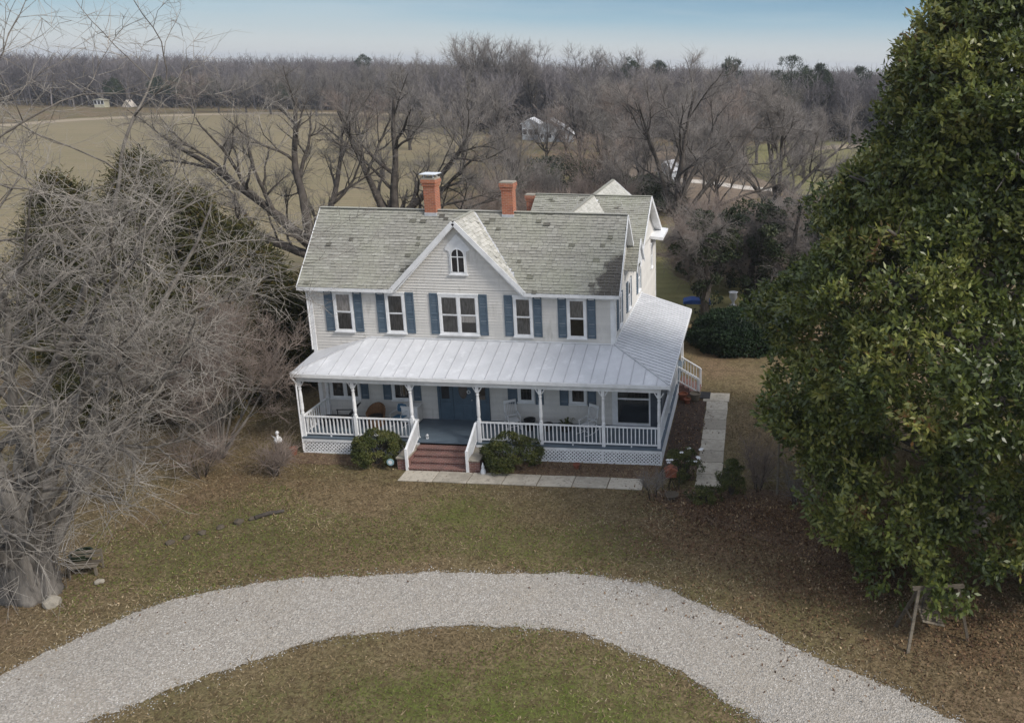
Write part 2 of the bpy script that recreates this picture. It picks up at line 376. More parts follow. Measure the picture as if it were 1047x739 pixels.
s=shingles((0,4.9,6.83),(1,0,0),(0,-vv[1],vv[2]),lambda t:-.33,lambda t:13.73,vl,course=.2,tab=.4); part(s,'shingles','shingle',main)
gl_=math.hypot(GH,GZ-EZ); gu=(GH/gl_,0,(GZ-EZ)/gl_)
s=shingles((3.85,-.30,6.84),(0,1,0),gu,lambda t:0,lambda t:.02+2.6*t/gl_,gl_); part(s,'shingles','shingle',main)
s=shingles((9.59,-.30,6.84),(0,1,0),(-gu[0],0,gu[2]),lambda t:0,lambda t:.02+2.6*t/gl_,gl_,course=.17); part(s,'shingles','shingle_lt',main)  # paler shingles: the sunlit brightness of this east slope put into the colour
mb=MB(); mb.bar((-.33,2.3,9.875),(13.73,2.3,9.875),.22,.03); mb.bar((6.72,-.3,9.885),(6.72,2.25,9.885),.16,.03); part(mb,'ridge_cap','shingle',main)
mb=MB()
for a,b in ((3.86,6.74),(9.58,6.70)): mb.bar((a,-.27,EZ+.025),(6.72+(a-6.72)*.1,1.98,GZ-.32) if False else (6.72,2.25,GZ+.02),.10,.02)
part(mb,'valley','seam',main)
mb=MB()   # rake boards, eave fascia
for sx in (-1,1):
    mb.bar((GX+sx*(GH+.08),-.30,EZ-.11),(GX,-.30,GZ-.07),.03,.2,up=(0,0,1)); mb.bar((GX+sx*(GH-.12),-.2,EZ-.12),(GX,-.2,GZ-.2),.16,.05)
for x in (-.33,13.73):
    mb.bar((x,-.28,EZ-.07),(x,2.3,RZ-.07),.03,.17); mb.bar((x,4.88,EZ-.07),(x,2.3,RZ-.07),.03,.17)
mb.box(-.34,3.84,-.325,-.285,EZ-.17,EZ-.02); mb.box(9.6,13.74,-.325,-.285,EZ-.17,EZ-.02)
mb.box(-.3,3.9,-.285,-.05,EZ-.17,EZ-.13); mb.box(9.55,13.7,-.285,-.05,EZ-.17,EZ-.13)
part(mb,'fascia','trim')

# rear wing: two ridges crossing at the same height
RW=MB(); E0,E1=5.25,14.25; RYY=9.75; Zr=9.5; Ze=6.75
slab(RW,[(7.55,E0,Ze),(13.8,E0,Ze),(13.8,RYY,Zr),(7.55,RYY,Zr)],.07); slab(RW,[(7.55,E1,Ze),(7.55,RYY,Zr),(13.8,RYY,Zr),(13.8,E1,Ze)],.07)
slab(RW,[(10.65,3.0,Zr),(12.75,3.0,7.6),(12.75,15.9,7.6),(10.65,15.9,Zr)],.06); slab(RW,[(10.65,3.0,Zr),(10.65,15.9,Zr),(8.55,15.9,7.6),(8.55,3.0,7.6)],.06)
rw=part(RW,'rear_roof','trim')
rl=math.hypot(4.5,2.75); rv=(0,4.5/rl,2.75/rl)
def skr(c): return abs(c.x-10.65)<2.1 and c.z<Zr-abs(c.x-10.65)*.905-.02
part(shingles((0,E0,Ze),(1,0,0),rv,lambda t:7.53,lambda t:13.82,rl,skip=skr),'shingles','shingle',rw)
part(shingles((0,E1,Ze),(1,0,0),(0,-rv[1],rv[2]),lambda t:7.53,lambda t:13.82,rl,course=.25,tab=.5,skip=skr),'shingles','shingle',rw)
yl=math.hypot(2.1,1.9); yv=(-2.1/yl,0,1.9/yl)
sk2=lambda c: c.z<9.5-abs(c.y-9.75)*.611-.02 or c.z<RZ-abs(c.y-2.3)*1.17-.02
for ya,yb in ((3,9.75),(9.76,15.92)):
    part(shingles((12.75,0,7.6),(0,1,0),yv,lambda t:ya,lambda t:yb,yl,skip=sk2),'shingles','shingle_lt',rw)
    part(shingles((8.55,0,7.6),(0,1,0),(-yv[0],0,yv[2]),lambda t:ya,lambda t:yb,yl,skip=sk2),'shingles','shingle_lt',rw)
mb=MB(); mb.bar((7.53,RYY,Zr+.02),(13.82,RYY,Zr+.02),.2,.03); mb.bar((10.65,4.2,Zr+.02),(10.65,15.9,Zr+.02),.18,.03); part(mb,'ridge_cap','shingle',rw)
mb=MB()
mb.bar((13.82,E0,Ze-.07),(13.82,RYY,Zr-.07),.03,.2); mb.bar((13.82,E1+.5,Ze-.25),(13.82,RYY,Zr-.07),.03,.24)
mb.bar((10.65,15.93,Zr-.06),(12.8,15.93,7.52),.03,.18); mb.bar((10.65,15.93,Zr-.06),(8.5,15.93,7.52),.03,.18)
slab(mb,[(13.4,E1-2.2,Ze+.1),(14.15,E1-2.2,Ze+.02),(14.15,E1+.6,Ze+.02),(13.4,E1+.6,Ze+.12)],.16)
part(mb,'fascia','trim')
mb=MB(); mb.prism([(8.8,7.5),(10.65,9.3),(12.5,7.5)],5,15.6,'y'); mb.box(8.8,12.5,14.2,15.6,.3,7.5); part(mb,'rear_wall','siding')
mb=MB(); mb.box(-.01+.03,13.42,.02,4.6,0,.3); mb.box(7.82,13.41,4.6,14.3,0,.3); part(mb,'foundation','brick_st')

# small gable hood on the east wall, between main block and rear wing
mb=MB(); slab(mb,[(13.38,2.75,7.15),(14.02,2.75,7.15),(14.02,4.0,8.4),(13.38,4.0,8.4)],.06); slab(mb,[(13.38,5.25,7.15),(13.38,4.0,8.4),(14.02,4.0,8.4),(14.02,5.25,7.15)],.06)
mb.prism([(2.95,7.2),(4.0,8.25),(5.05,7.2)],13.38,13.95,'x'); mb.bar((14.04,2.72,7.07),(14.04,4.0,8.36),.03,.15); mb.bar((14.04,5.28,7.07),(14.04,4.0,8.36),.03,.15)
hd=part(mb,'hood','trim'); hl=math.hypot(1.25,1.25)
part(shingles((0,2.72,7.15),(1,0,0),(0,.7071,.7071),lambda t:13.38,lambda t:14.04,hl),'shingles','shingle',hd)

# ---- chimneys
def chimney(x,y,wx,wy,z0,z1,cap):
    mb=MB(); mb.box(x-wx/2,x+wx/2,y-wy/2,y+wy/2,z0,z1-.42)
    mb.box(x-wx/2-.035,x+wx/2+.035,y-wy/2-.035,y+wy/2+.035,z1-.419,z1-.28); mb.box(x-wx/2-.07,x+wx/2+.07,y-wy/2-.07,y+wy/2+.07,z1-.279,z1-.12)
    c=part(mb,'chimney','brick_ch')
    m2=MB(); m2.box(x-wx/2-.05,x+wx/2+.05,y-wy/2-.05,y+wy/2+.05,z1-.119,z1-.05); m2.build('crown',M['concrete'],c)
    m2=MB(); m2.box(x-wx/2-.02,x+wx/2+.02,y-wy/2-.02,y+wy/2+.02,z0,z0+.62); m2.build('flashing',M['seam'],c)
    if cap:
        m2=MB()
        for sx in (-1,1):
            for sy in (-1,1): m2.box(x+sx*wx*.4-.02,x+sx*wx*.4+.02,y+sy*wy*.4-.02,y+sy*wy*.4+.02,z1-.05,z1+.1)
        m2.box(x-wx/2-.1,x+wx/2+.1,y-wy/2-.1,y+wy/2+.1,z1+.1,z1+.13); m2.build('metal_cap',M['cap'],c)
chimney(4.83,2.35,.52,.55,9.15,11.38,True); chimney(8.33,2.35,.50,.5,9.15,11.28,False); chimney(7.25,9.75,.42,.4,6.5,9.55,False)
mb=MB(); mb.box(8.05,7.83+.0,8.2,11.2,.3,6.6)

# ---- windows (local frame: x along the wall, outward is -y)
def window(x0,x1,z0,z1,loc=(0,0,0),rz=0,units=1,cm='curtain',case=.10,name='window'):
    mb=MB(); D=-.075
    mb.box(x0,x0+case,D,-.003,z0,z1); mb.box(x1-case,x1,D,-.003,z0,z1); mb.box(x0-.02,x1+.02,D-.015,-.003,z1-.002,z1+.07); mb.box(x0-.03,x1+.03,D-.05,-.003,z0-.06,z0-.002)
    mb.box(x0+case,x1-case,D,-.003,z1-case*.8,z1-.003); mb.box(x0+case,x1-case,D,-.003,z0+.001,z0+case*.5)
    wn=mb.build(name,M['trim'],house,loc=loc,rot=(0,0,rz))
    sa=MB(); gp=MB(); cu=MB(); dk=MB(); iw=(x1-x0-2*case-(units-1)*case)/units
    for i in range(units):
        a=x0+case+i*(iw+case); b=a+iw
        if i: sa.box(a-case+.001,a-.001,D+.002,-.003,z0+.05,z1-.08)
        zc=z0+case*.5; zt=z1-case*.8; zm=(zc+zt)/2; t=.035
        for p,q,yy in ((zc,zm,-.045),(zm,zt,-.055)):
            sa.box(a+.001,a+t,yy-.012,yy+.012,p+.001,q-.001); sa.box(b-t,b-.001,yy-.012,yy+.012,p+.001,q-.001); sa.box(a+t,b-t,yy-.012,yy+.012,p+.001,p+t); sa.box(a+t,b-t,yy-.012,yy+.012,q-t,q-.001)
            gp.face([(a+t,yy,p+t),(b-t,yy,p+t),(b-t,yy,q-t),(a+t,yy,q-t)])
        dk.face([(a,-.0345,zc),(b,-.0345,zc),(b,-.0345,zt),(a,-.0345,zt)])  # dark sheet behind the curtain: shade of the unlit room as colour
        zc=zc+(zt-zc)*random.choice((0,0,.12,.3,.48)); n=9
        for j in range(n):   # curtain folds hanging behind the glass
            u0=a+(b-a)*j/n; u1=a+(b-a)*(j+1)/n; um=(u0+u1)/2
            for p,q in (((u0,-.036),(um,-.040)),((um,-.040),(u1,-.036))): cu.face([(p[0],p[1],zc),(q[0],q[1],zc),(q[0],q[1],zt),(p[0],p[1],zt)])
    sa.build('sash',M['trim'],wn); gp.build('pane',M['glass'],wn); cu.build('curtain',M[cm],wn); dk.build('room_shade_sheet',M['pane_dark'],wn)
    return wn
def shutter(x0,x1,z0,z1,loc=(0,0,0),rz=0):
    mb=MB(); mb.box(x0,x0+.05,-.06,-.022,z0,z1); mb.box(x1-.05,x1,-.06,-.022,z0,z1)
    zm=(z0+z1)/2
    for a,b in ((z0,z0+.08),(zm-.04,zm+.04),(z1-.08,z1)): mb.box(x0+.05,x1-.05,-.058,-.022,a,b)
    for a,b in ((z0+.08,zm-.04),(zm+.04,z1-.08)):
        n=int((b-a)/.055)
        for i in range(n):
            z=a+(b-a)*(i+.5)/n; mb.poly([(x0+.05,-.05,z-.03),(x1-.05,-.05,z-.03),(x1-.05,-.026,z+.02),(x0+.05,-.026,z+.02)],[(0,1,2,3)])
    return mb.build('shutter',M['shutter'],house,loc=loc,rot=(0,0,rz))
Zt,Zb=6.58,4.80
for a,b,u in ((1.08,1.95,1),(3.40,4.26,1),(5.76,7.50,2),(9.04,9.88,1),(11.38,12.23,1)):
    window(a,b,Zb,Zt,units=u); shutter(a-.40,a-.03,Zb-.02,Zt+.06); shutter(b+.03,b+.40,Zb-.02,Zt+.06)
# gable window: round-headed pair under a pointed hood
mb=MB(); cx=6.74; r=.28; zb=7.62; zs=8.35
mb.prism([(cx-.37,zb-.1),(cx+.37,zb-.1),(cx+.37,8.5),(cx+.55,8.6),(cx+.5,8.72),(cx+.3,8.95),(cx,9.28),(cx-.3,8.95),(cx-.5,8.72),(cx-.55,8.6),(cx-.37,8.5)],-.06,-.004,'y')
mb.box(cx-.42,cx+.42,-.1,-.004,zb-.16,zb-.101)
gw=mb.build('gable_window',M['trim'],house)
P=[(cx-r,zb),(cx+r,zb)]+[(cx+r*math.cos(t*PI/12),zs+r*math.sin(t*PI/12)) for t in range(0,13)]
mb=MB(); mb.prism(P,-.066,-.062,'y'); mb.build('pane',M['pane_dark'],gw)
mb=MB(); mb.box(cx-.022,cx+.022,-.082,-.067,zb,zs+r-.01); mb.box(cx-r,cx+r,-.080,-.067,zs-.09,zs-.05)
mb.tube([(cx+r*math.cos(t*PI/12),-.07,zs+r*math.sin(t*PI/12)) for t in range(13)],.025,5); mb.tube([(cx-r,-.07,zb),(cx-r,-.07,zs)],.025,5); mb.tube([(cx+r,-.07,zb),(cx+r,-.07,zs)],.025,5); mb.build('muntin',M['trim'],gw)
# ground floor front
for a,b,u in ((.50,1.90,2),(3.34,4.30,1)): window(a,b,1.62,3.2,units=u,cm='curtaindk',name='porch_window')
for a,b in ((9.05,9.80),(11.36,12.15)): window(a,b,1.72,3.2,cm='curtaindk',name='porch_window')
for a,b in ((1.93,2.26),(2.94,3.30),(4.33,4.66),(8.60,9.02),(9.84,10.2),(10.93,11.32),(12.18,12.56)): shutter(a,b,1.60,3.24)
# east wall, upper floor
for a,b in ((1.05,1.75),(3.65,4.35),(6.9,7.6),(12.0,12.7)):
    window(a,b,4.95,6.35,loc=(13.4,0,0),rz=PI/2); 
    if a<10: shutter(a-.4,a-.03,4.93,6.4,loc=(13.4,0,0),rz=PI/2); shutter(b+.03,b+.4,4.93,6.4,loc=(13.4,0,0),rz=PI/2)
# entrance
mb=MB(); mb.box(5.42,7.76,-.06,-.004,.74,3.3)
for a,b in ((5.42,5.52),(7.66,7.76),(6.02,6.12),(7.06,7.16)): mb.box(a,b,-.10,-.061,.74,3.3)
mb.box(5.53,6.01,-.085,-.061,.76,1.6); mb.box(7.17,7.65,-.085,-.061,.76,1.6)
en=mb.build('entrance',M['bluedoor'],house)
mb=MB(); mb.box(6.13,7.05,-.09,-.062,.75,2.95)
for a,b in ((6.22,6.55),(6.63,6.96)): mb.box(a,b,-.105,-.091,.9,1.5)
dr=mb.build('front_door',M['bluedoor'],en,bevel=.006)
mb=MB(); mb.prism([(6.59+.2*math.cos(t*PI/8),2.2+.42*math.sin(t*PI/8)) for t in range(16)],-.1,-.091,'y'); mb.build('oval_window',M['pane_dark'],en)
for a,b in ((5.6,5.95),(7.22,7.58)): mb=MB(); mb.box(a,b,-.07,-.062,1.75,2.8); mb.build('sidelight',M['pane_dark'],en)
mb=MB(); mb.lathe([(.0,0),(.03,.01),(.03,.03),(0,.04)],(6.98,-.12,1.72)); mb.build('door_knob',M['cap'],en)
mb=MB(); mb.tube([(6.85+.07*math.cos(t*PI/6),-.115,2.12+.07*math.sin(t*PI/6)) for t in range(13)],.02,5); mb.build('wreath',M['trim'],en)

# ---- porch
FZ=.74
pr=MB()
slab(pr,[(.19,-2.36,3.67),(16.09,-2.36,3.67),(13.4,0,4.52),(2.54,0,4.52)],.05)
slab(pr,[(16.09,-2.36,3.67),(16.09,8.46,3.67),(13.4,8.46,4.52),(13.4,0,4.52)],.05)
slab(pr,[(.19,-2.36,3.67),(2.54,0,4.52),(0,0,3.8)],.05)
proof=part(pr,'porch_roof','metal_roof')
mb=MB(); n=29
for i in range(1,n):
    x=.19+15.9*i/n; t=min(1,(x-.19)/2.35,(16.09-x)/2.69)
    mb.bar((x,-2.36,3.685),(x,-2.36+2.36*t,3.685+.85*t),.022,.03)
for i in range(1,33):
    y=-2.36+10.82*i/33; t=min(1,(y+2.36)/2.36)
    mb.bar((16.09,y,3.685),(16.09-2.69*t,y,3.685+.85*t),.028,.035)
mb.bar((16.09,-2.36,3.69),(13.4,0,4.54),.07,.04); mb.bar((.19,-2.36,3.69),(2.54,0,4.54),.07,.04)
mb.build('standing_seam',M['seam'],proof)
for pts in ([(.24,-2.42,3.5),(.30,-2.3,3.3),(.30,-2.24,3.2),(.30,-2.24,.1)],[(13.49,-.08,6.7),(13.49,-.08,4.7)],[(-.08,-.10,6.7),(-.06,-.08,6.4),(-.06,-.08,3.9)]):
    q=MB(); q.tube(pts,.035,6); q.build('downspout',M['trim'],house)
mb=MB()
mb.box(.19,16.11,-2.40,-2.355,3.50,3.655); mb.box(16.085,16.125,-2.354,8.46,3.50,3.655); mb.box(.16,.20,-2.354,0,3.50,3.66)
mb.box(.3,15.7,-2.2,-2.04,3.25,3.47); mb.box(15.53,15.69,-2.03,8.4,3.25,3.47); mb.box(.3,.42,-2.03,-.03,3.3,3.47)
mb.bar((13.43,.05,4.56),(13.43,8.4,4.56),.05,.07); mb.box(2.6,13.4,-.05,-.024,4.53,4.58)
part(mb,'porch_beam','trim')
mb=MB(); mb.box(.2,16.08,-2.35,-.03,3.475,3.495); mb.box(13.42,16.08,-.029,8.45,3.475,3.495); part(mb,'porch_ceiling','ceiling')
mb=MB(); mb.box(.295,15.74,-2.27,-.03,FZ-.07,FZ); mb.box(13.43,15.74,-.029,8.45,FZ-.07,FZ); part(mb,'porch_floor','porchfloor')
mb=MB(); mb.box(.29,5.4,-2.262,-2.2,FZ-.2,FZ-.072); mb.box(7.84,15.745,-2.262,-2.2,FZ-.2,FZ-.072); mb.box(15.70,15.752,-2.199,5.3,FZ-.2,FZ-.072); mb.box(.28,.33,-2.199,-.03,FZ-.2,FZ-.072)
mb.box(.29,4.9,-2.255,-2.215,0,.05); mb.box(8.4,15.745,-2.255,-2.215,0,.05)
for x in (.3,2.6,10.6,13.2,15.70): mb.box(x,x+.05,-2.256,-2.21,.051,FZ-.2)
part(mb,'porch_skirt_trim','trim')
mb=MB(); mb.box(.4,5.0,-2.05,-2.0,.0,FZ-.1); mb.box(8.3,15.6,-2.05,-2.0,0,FZ-.1); mb.box(15.5,15.55,-2,5.2,0,FZ-.1); mb.box(.45,.5,-2,-.1,0,FZ-.1); part(mb,'lattice_shade_backing','dark')  # black sheets behind the lattice, painting in the shade below the floor
def lattice(L,H,p=.16,w=.055):
    mb=MB()
    for sgn in (1,-1):
        k=-int(H/p)-2
        while k*p<L+H:
            s=k*p; pts=[]
            if sgn==1: a=(s,0); b=(s+H,H)
            else: a=(s+H,0); b=(s,H)
            # clip to 0..L
            (ax,az),(bx,bz)=a,b
            if ax>bx: ax,az,bx,bz=bx,bz,ax,az
            if bx>0.02 and ax<L-.02:
                if ax<0: t=(0-ax)/(bx-ax); az=az+(bz-az)*t; ax=0
                if bx>L: t=(L-ax)/(bx-ax); bz=az+(bz-az)*t; bx=L
                mb.bar((ax,-.004*sgn-.006,az),(bx,-.004*sgn-.006,bz),.007,w)
            k+=1
    return mb
for L,loc,rz in ((4.55,(.34,-2.232,.04),0),(7.3,(8.42,-2.232,.04),0),(7.4,(15.728,-2.2,.04),PI/2)):
    part(lattice(L,FZ-.24),'lattice','trim',loc=loc,rot=(0,0,rz))
def post(x,y,br=True):
    mb=MB(); b=.07
    mb.box(x-b,x+b,y-b,y+b,FZ,FZ+1.0); mb.box(x-b,x+b,y-b,y+b,3.0,3.26)
    mb.lathe([(.065,0),(.08,.06),(.058,.11),(.078,.25),(.07,.9),(.055,1.1),(.078,1.16),(.055,1.2),(.065,1.27)],(x,y,FZ+1.0),10)
    for sx,sy in ((1,0),(-1,0)) if br=='x' else ((0,1),(0,-1)) if br=='y' else ():
        mb.bar((x+sx*.07,y+sy*.07,3.02),(x+sx*.19,y+sy*.19,3.22),.03,.045)
    return mb.build('porch_post',M['trim'],house,bevel=.006)
PXs=[.38,2.67,5.12,7.99,10.64,13.28,15.62]
for x in PXs: post(x,-2.13,'x')
for y in (1.5,5.0,8.3): post(15.62,y,'y')
post(.40,-.12,'x')
def railing(a,b,h0=.12,h1=.9,sp=.165,name='railing'):
    a=Vector(a);b=Vector(b); mb=MB(); L=(b-a).length
    mb.bar(a+Vector((0,0,h1)),b+Vector((0,0,h1)),.09,.05); mb.bar(a+Vector((0,0,h0)),b+Vector((0,0,h0)),.05,.06)
    n=max(2,int(L/sp))
    for i in range(n):
        p=a.lerp(b,(i+.5)/n); mb.bar(p+Vector((0,0,h0)),p+Vector((0,0,h1)),.042,.042,up=(0,1,0))
    k=max(1,int(L/2.2))
    for i in range(k):
        p=a.lerp(b,(i+.5)/k); mb.bar(p+Vector((0,0,-.0)),p+Vector((0,0,h0)),.05,.05,up=(0,1,0))
    return mb.build(name,M['trim'],house)
for a,b in ((0,1),(1,2),(3,4),(4,5),(5,6)): railing((PXs[a]+.07,-2.13,FZ),(PXs[b]-.07,-2.13,FZ))
railing((15.62,-2.06,FZ),(15.62,1.43,FZ)); railing((15.62,1.57,FZ),(15.62,4.93,FZ)); railing((.38,-2.06,FZ),(.40,-.19,FZ))
railing((5.19,-2.13,FZ),(5.4,-2.13,FZ)); railing((7.84,-2.13,FZ),(7.92,-2.13,FZ))
# front steps
mb=MB()
for i in range(4):
    z=FZ-.148*(i+1); y=-2.27-.30*(i+1); mb.box(5.42,7.82,y,y+.30 if i<3 or True else 0,0,z); mb.box(5.41,7.83,y-.035,y+.02,z-.045,z+.004)
st=part(mb,'front_steps','brick_st')
for x0,x1 in ((4.93,5.40),(7.84,8.38)):
    mb=MB(); mb.box(x0,x1,-3.42,-2.275,0,.50); c=part(mb,'step_cheek_wall','brick_st'); mb=MB(); mb.box(x0-.04,x1+.015,-3.47,-2.276,.501,.57); mb.build('coping',M['concrete'],c,bevel=.01)
for x in (5.36,7.88):
    mb=MB(); mb.box(x-.05,x+.05,-3.52,-3.42,0,.98); mb.bar((x,-2.25,1.66),(x,-3.47,.95),.09,.05); mb.bar((x,-2.25,.9),(x,-3.45,.25),.05,.05)
    for i in range(11):
        t=(i+.5)/11; y=-2.25-1.2*t; mb.bar((x,y,.9-.65*t),(x,y,1.66-.7*t),.042,.042,up=(0,1,0))
    mb.build('stair_railing',M['trim'],house)
# screened side porch behind the corner
X1=14.95
mb=MB()
for x0,x1 in ((13.44,13.52),(X1-.04,X1+.03)): mb.box(x0,x1,-.05,.03,FZ,3.47)
mb.box(13.52,X1-.04,-.05,.03,1.98,2.05); mb.box(13.52,X1-.04,-.05,.03,FZ,.86); mb.box(13.52,X1-.04,-.05,.03,3.3,3.47)
sc=mb.build('porch_screen_frame',M['trim'],house)
mb=MB(); mb.box(13.52,X1-.04,-.012,-.008,.86,1.98); mb.box(13.52,X1-.04,-.012,-.008,2.05,3.3); mb.build('pane',M['glass'],sc)
M['panel']=simple('grey_panel',(.085,.10,.12),(.06,.07,.085),2,.4)
mb=MB(); mb.box(X1+.031,15.5,-.04,.02,FZ,3.47); mb.box(15.44,15.48,.021,4.8,FZ,3.47); mb.box(13.45,15.43,4.76,4.8,FZ,3.47); part(mb,'grey_panel','panel')
# side steps with their rail
mb=MB()
for i in range(4): mb.box(15.76+.26*i,15.76+.26*(i+1),5.15,6.5,0,FZ-.148*(i+1))
part(mb,'side_steps','brick_st')
for y in (5.1,6.55):
    mb=MB(); mb.box(16.72,16.81,y-.045,y+.045,0,.98); mb.bar((15.72,y,1.62),(16.76,y,1.0),.08,.05); mb.bar((15.72,y,.88),(16.76,y,.28),.05,.05)
    for i in range(7):
        t=(i+.5)/7; mb.bar((15.72+1.04*t,y,.88-.6*t),(15.72+1.04*t,y,1.62-.62*t),.04,.04,up=(0,1,0))
    mb.build('stair_railing',M['trim'],house)

# ================================================================== things on the porch
def rocking(x,y,rz,label):
    t=thing('rocking_chair',label,'rocking chair',(x,y,FZ),rz,'white rocking chairs on the porch')
    mb=MB()
    for sx in (-.24,.24):
        mb.tube([(sx,-.42,.09),(sx,-.2,.03),(sx,.1,.02),(sx,.42,.08),(sx,.6,.16)],.018,6)
    mb.build('rocker',M['trim'],t)
    mb=MB()
    for i in range(6): mb.box(-.24,.24,-.24+.08*i,-.17+.08*i,.40,.425)
    mb.build('seat',M['trim'],t)
    mb=MB()
    for sx in (-.25,.25): mb.bar((sx,.22,.05),(sx*1.0,.46,1.13),.035,.045)
    mb.bar((-.27,.46,1.12),(.27,.46,1.12),.04,.12); mb.bar((-.25,.29,.52),(.25,.29,.52),.03,.05)
    for i in range(6): mb.bar((-.19+.076*i,.29,.52),(-.19+.076*i,.455,1.1),.012,.035)
    mb.build('backrest',M['trim'],t)
    mb=MB()
    for sx in (-.26,.26): mb.bar((sx,-.28,.64),(sx,.33,.66),.06,.03); mb.bar((sx,-.24,.05),(sx,-.24,.63),.035,.035,up=(0,1,0))
    mb.bar((-.25,-.24,.2),(.25,-.24,.2),.02,.02); mb.build('armrest',M['trim'],t)
    return t
rocking(9.0,-.75,.55,'white rocking chair standing between the front door and the first right hand window')
rocking(12.35,-.95,-.5,'white rocking chair at the right end of the porch near the screened corner')
t=thing('lounge_chair','dark reclining lounge chair at the left end of the porch','lounge chair',(1.35,-1.0,FZ),0)
mb=MB(); mb.bar((-.75,0,.32),(.35,.0,.36),.6,.05); mb.build('seat',M['blackmetal'],t)
mb=MB(); mb.bar((.35,0,.36),(.85,0,.98),.6,.05); mb.build('backrest',M['blackmetal'],t)
for x,y in ((-.6,-.26),(-.6,.26),(.45,-.26),(.45,.26)):
    mb=MB(); mb.bar((x,y,0),(x*.9,y,.34),.035,.035,up=(0,1,0)); mb.build('leg',M['blackmetal'],t)
mb=MB()
for y in (-.3,.3): mb.bar((-.3,y,.58),(.5,y,.62),.05,.03); mb.bar((-.25,y,.34),(-.25,y,.57),.03,.03,up=(0,1,0))
mb.build('armrest',M['blackmetal'],t)
t=thing('wicker_chair','brown wicker armchair on the left side of the porch','armchair',(2.95,-.95,FZ),.1)
mb=MB(); mb.lathe([(.33,0),(.36,.2),(.36,.36),(.30,.38)],(0,0,.04),12); mb.build('base',M['wicker'],t)
mb=MB(); V=[]
for k in range(13):
    a=PI*(-.05+1.1*k/12); h=.62+.33*max(0,math.sin(a)); r0=.37; r1=.42
    V.append(((r0*math.cos(a),r0*math.sin(a),.36),(r1*math.cos(a),r1*math.sin(a),h),((r1-.05)*math.cos(a),(r1-.05)*math.sin(a),h),((r0-.05)*math.cos(a),(r0-.05)*math.sin(a),.36)))
for a,b in zip(V,V[1:]):
    for i in range(4): mb.face([a[i],b[i],b[(i+1)%4],a[(i+1)%4]])
mb.face(V[0]); mb.face(V[-1]); mb.build('backrest',M['wicker'],t)
mb=MB(); mb.lathe([(.05,0),(.29,.0),(.31,.05),(.27,.1),(.05,.11)],(0,-.02,.40),12); mb.build('cushion',M['blackmetal'],t)
t=thing('metal_chair','blue metal garden chair on the porch left of the front steps','chair',(3.95,-.85,FZ),-.2)
mb=MB(); mb.box(-.24,.24,-.24,.22,.40,.43); mb.build('seat',M['bluemetal'],t,bevel=.01)
mb=MB(); mb.prism([(-.24,.55),(.24,.55),(.26,.75),(.2,.9),(0,.94),(-.2,.9),(-.26,.75)],.25,.28,'y'); mb.build('backrest',M['bluemetal'],t)
mb=MB()
for sx in (-.27,.27): mb.tube([(sx,-.24,0),(sx,-.26,.6),(sx,-.2,.65),(sx,.24,.64),(sx*.9,.27,.9)],.014,6); mb.tube([(sx,-.24,.02),(sx,.4,.02),(sx,.24,.42)],.014,6)
mb.build('frame',M['cap'],t)
t=thing('porch_cabinet','low pale grey cabinet against the wall beside the front steps','cabinet',(4.35,-.45,FZ))
mb=MB(); mb.box(-.38,.38,-.22,.22,.06,.80); mb.build('body',M['siding'],t,bevel=.01); mb=MB(); mb.box(-.4,.4,-.24,.24,.801,.84); mb.build('top',M['trim'],t)
mb=MB()
for a,b in ((-.35,-.01),(.01,.35)): mb.box(a,b,-.24,-.222,.1,.76)
mb.build('door',M['trim'],t)
def pot(x,y,z,r,h,m,label,plant=None,cat='flower pot'):
    t=thing('flower_pot',label,cat,(x,y,z))
    mb=MB(); mb.lathe([(r*.7,0),(r,h*.85),(r*1.1,h*.86),(r*1.1,h),(r*.9,h),(r*.85,h*.8),(.01,h*.78)],(0,0,0),14); mb.build('body',M[m],t)
    if plant:
        n=plant; mb=MB()
        for i in range(n):
            a=random.random()*2*PI; q=random.uniform(.2,1)*r*1.3; z1=h+random.uniform(.1,.35)
            mb.face([(q*.3*math.cos(a),q*.3*math.sin(a),h*.8),(q*math.cos(a+.15),q*math.sin(a+.15),z1),(q*1.3*math.cos(a),q*1.3*math.sin(a),z1-.03),(q*math.cos(a-.15),q*math.sin(a-.15),z1)])
        mb.build('plant',M['bush_leaf'],t)
pot(9.75,-.8,FZ,.24,.5,'blackmetal','tall black planter on the porch beside the left rocking chair')
pot(10.55,-.8,FZ,.22,.3,'blackmetal','squat black planter on the porch, halfway between the two rocking chairs')
pot(11.35,-.75,FZ,.3,.26,'blackmetal','wide dark planter with a spiky plant, left of the right rocking chair',24)
pot(12.23,-2.75,0,.14,.2,'terracotta','small orange clay pot on the mulch below the lattice')
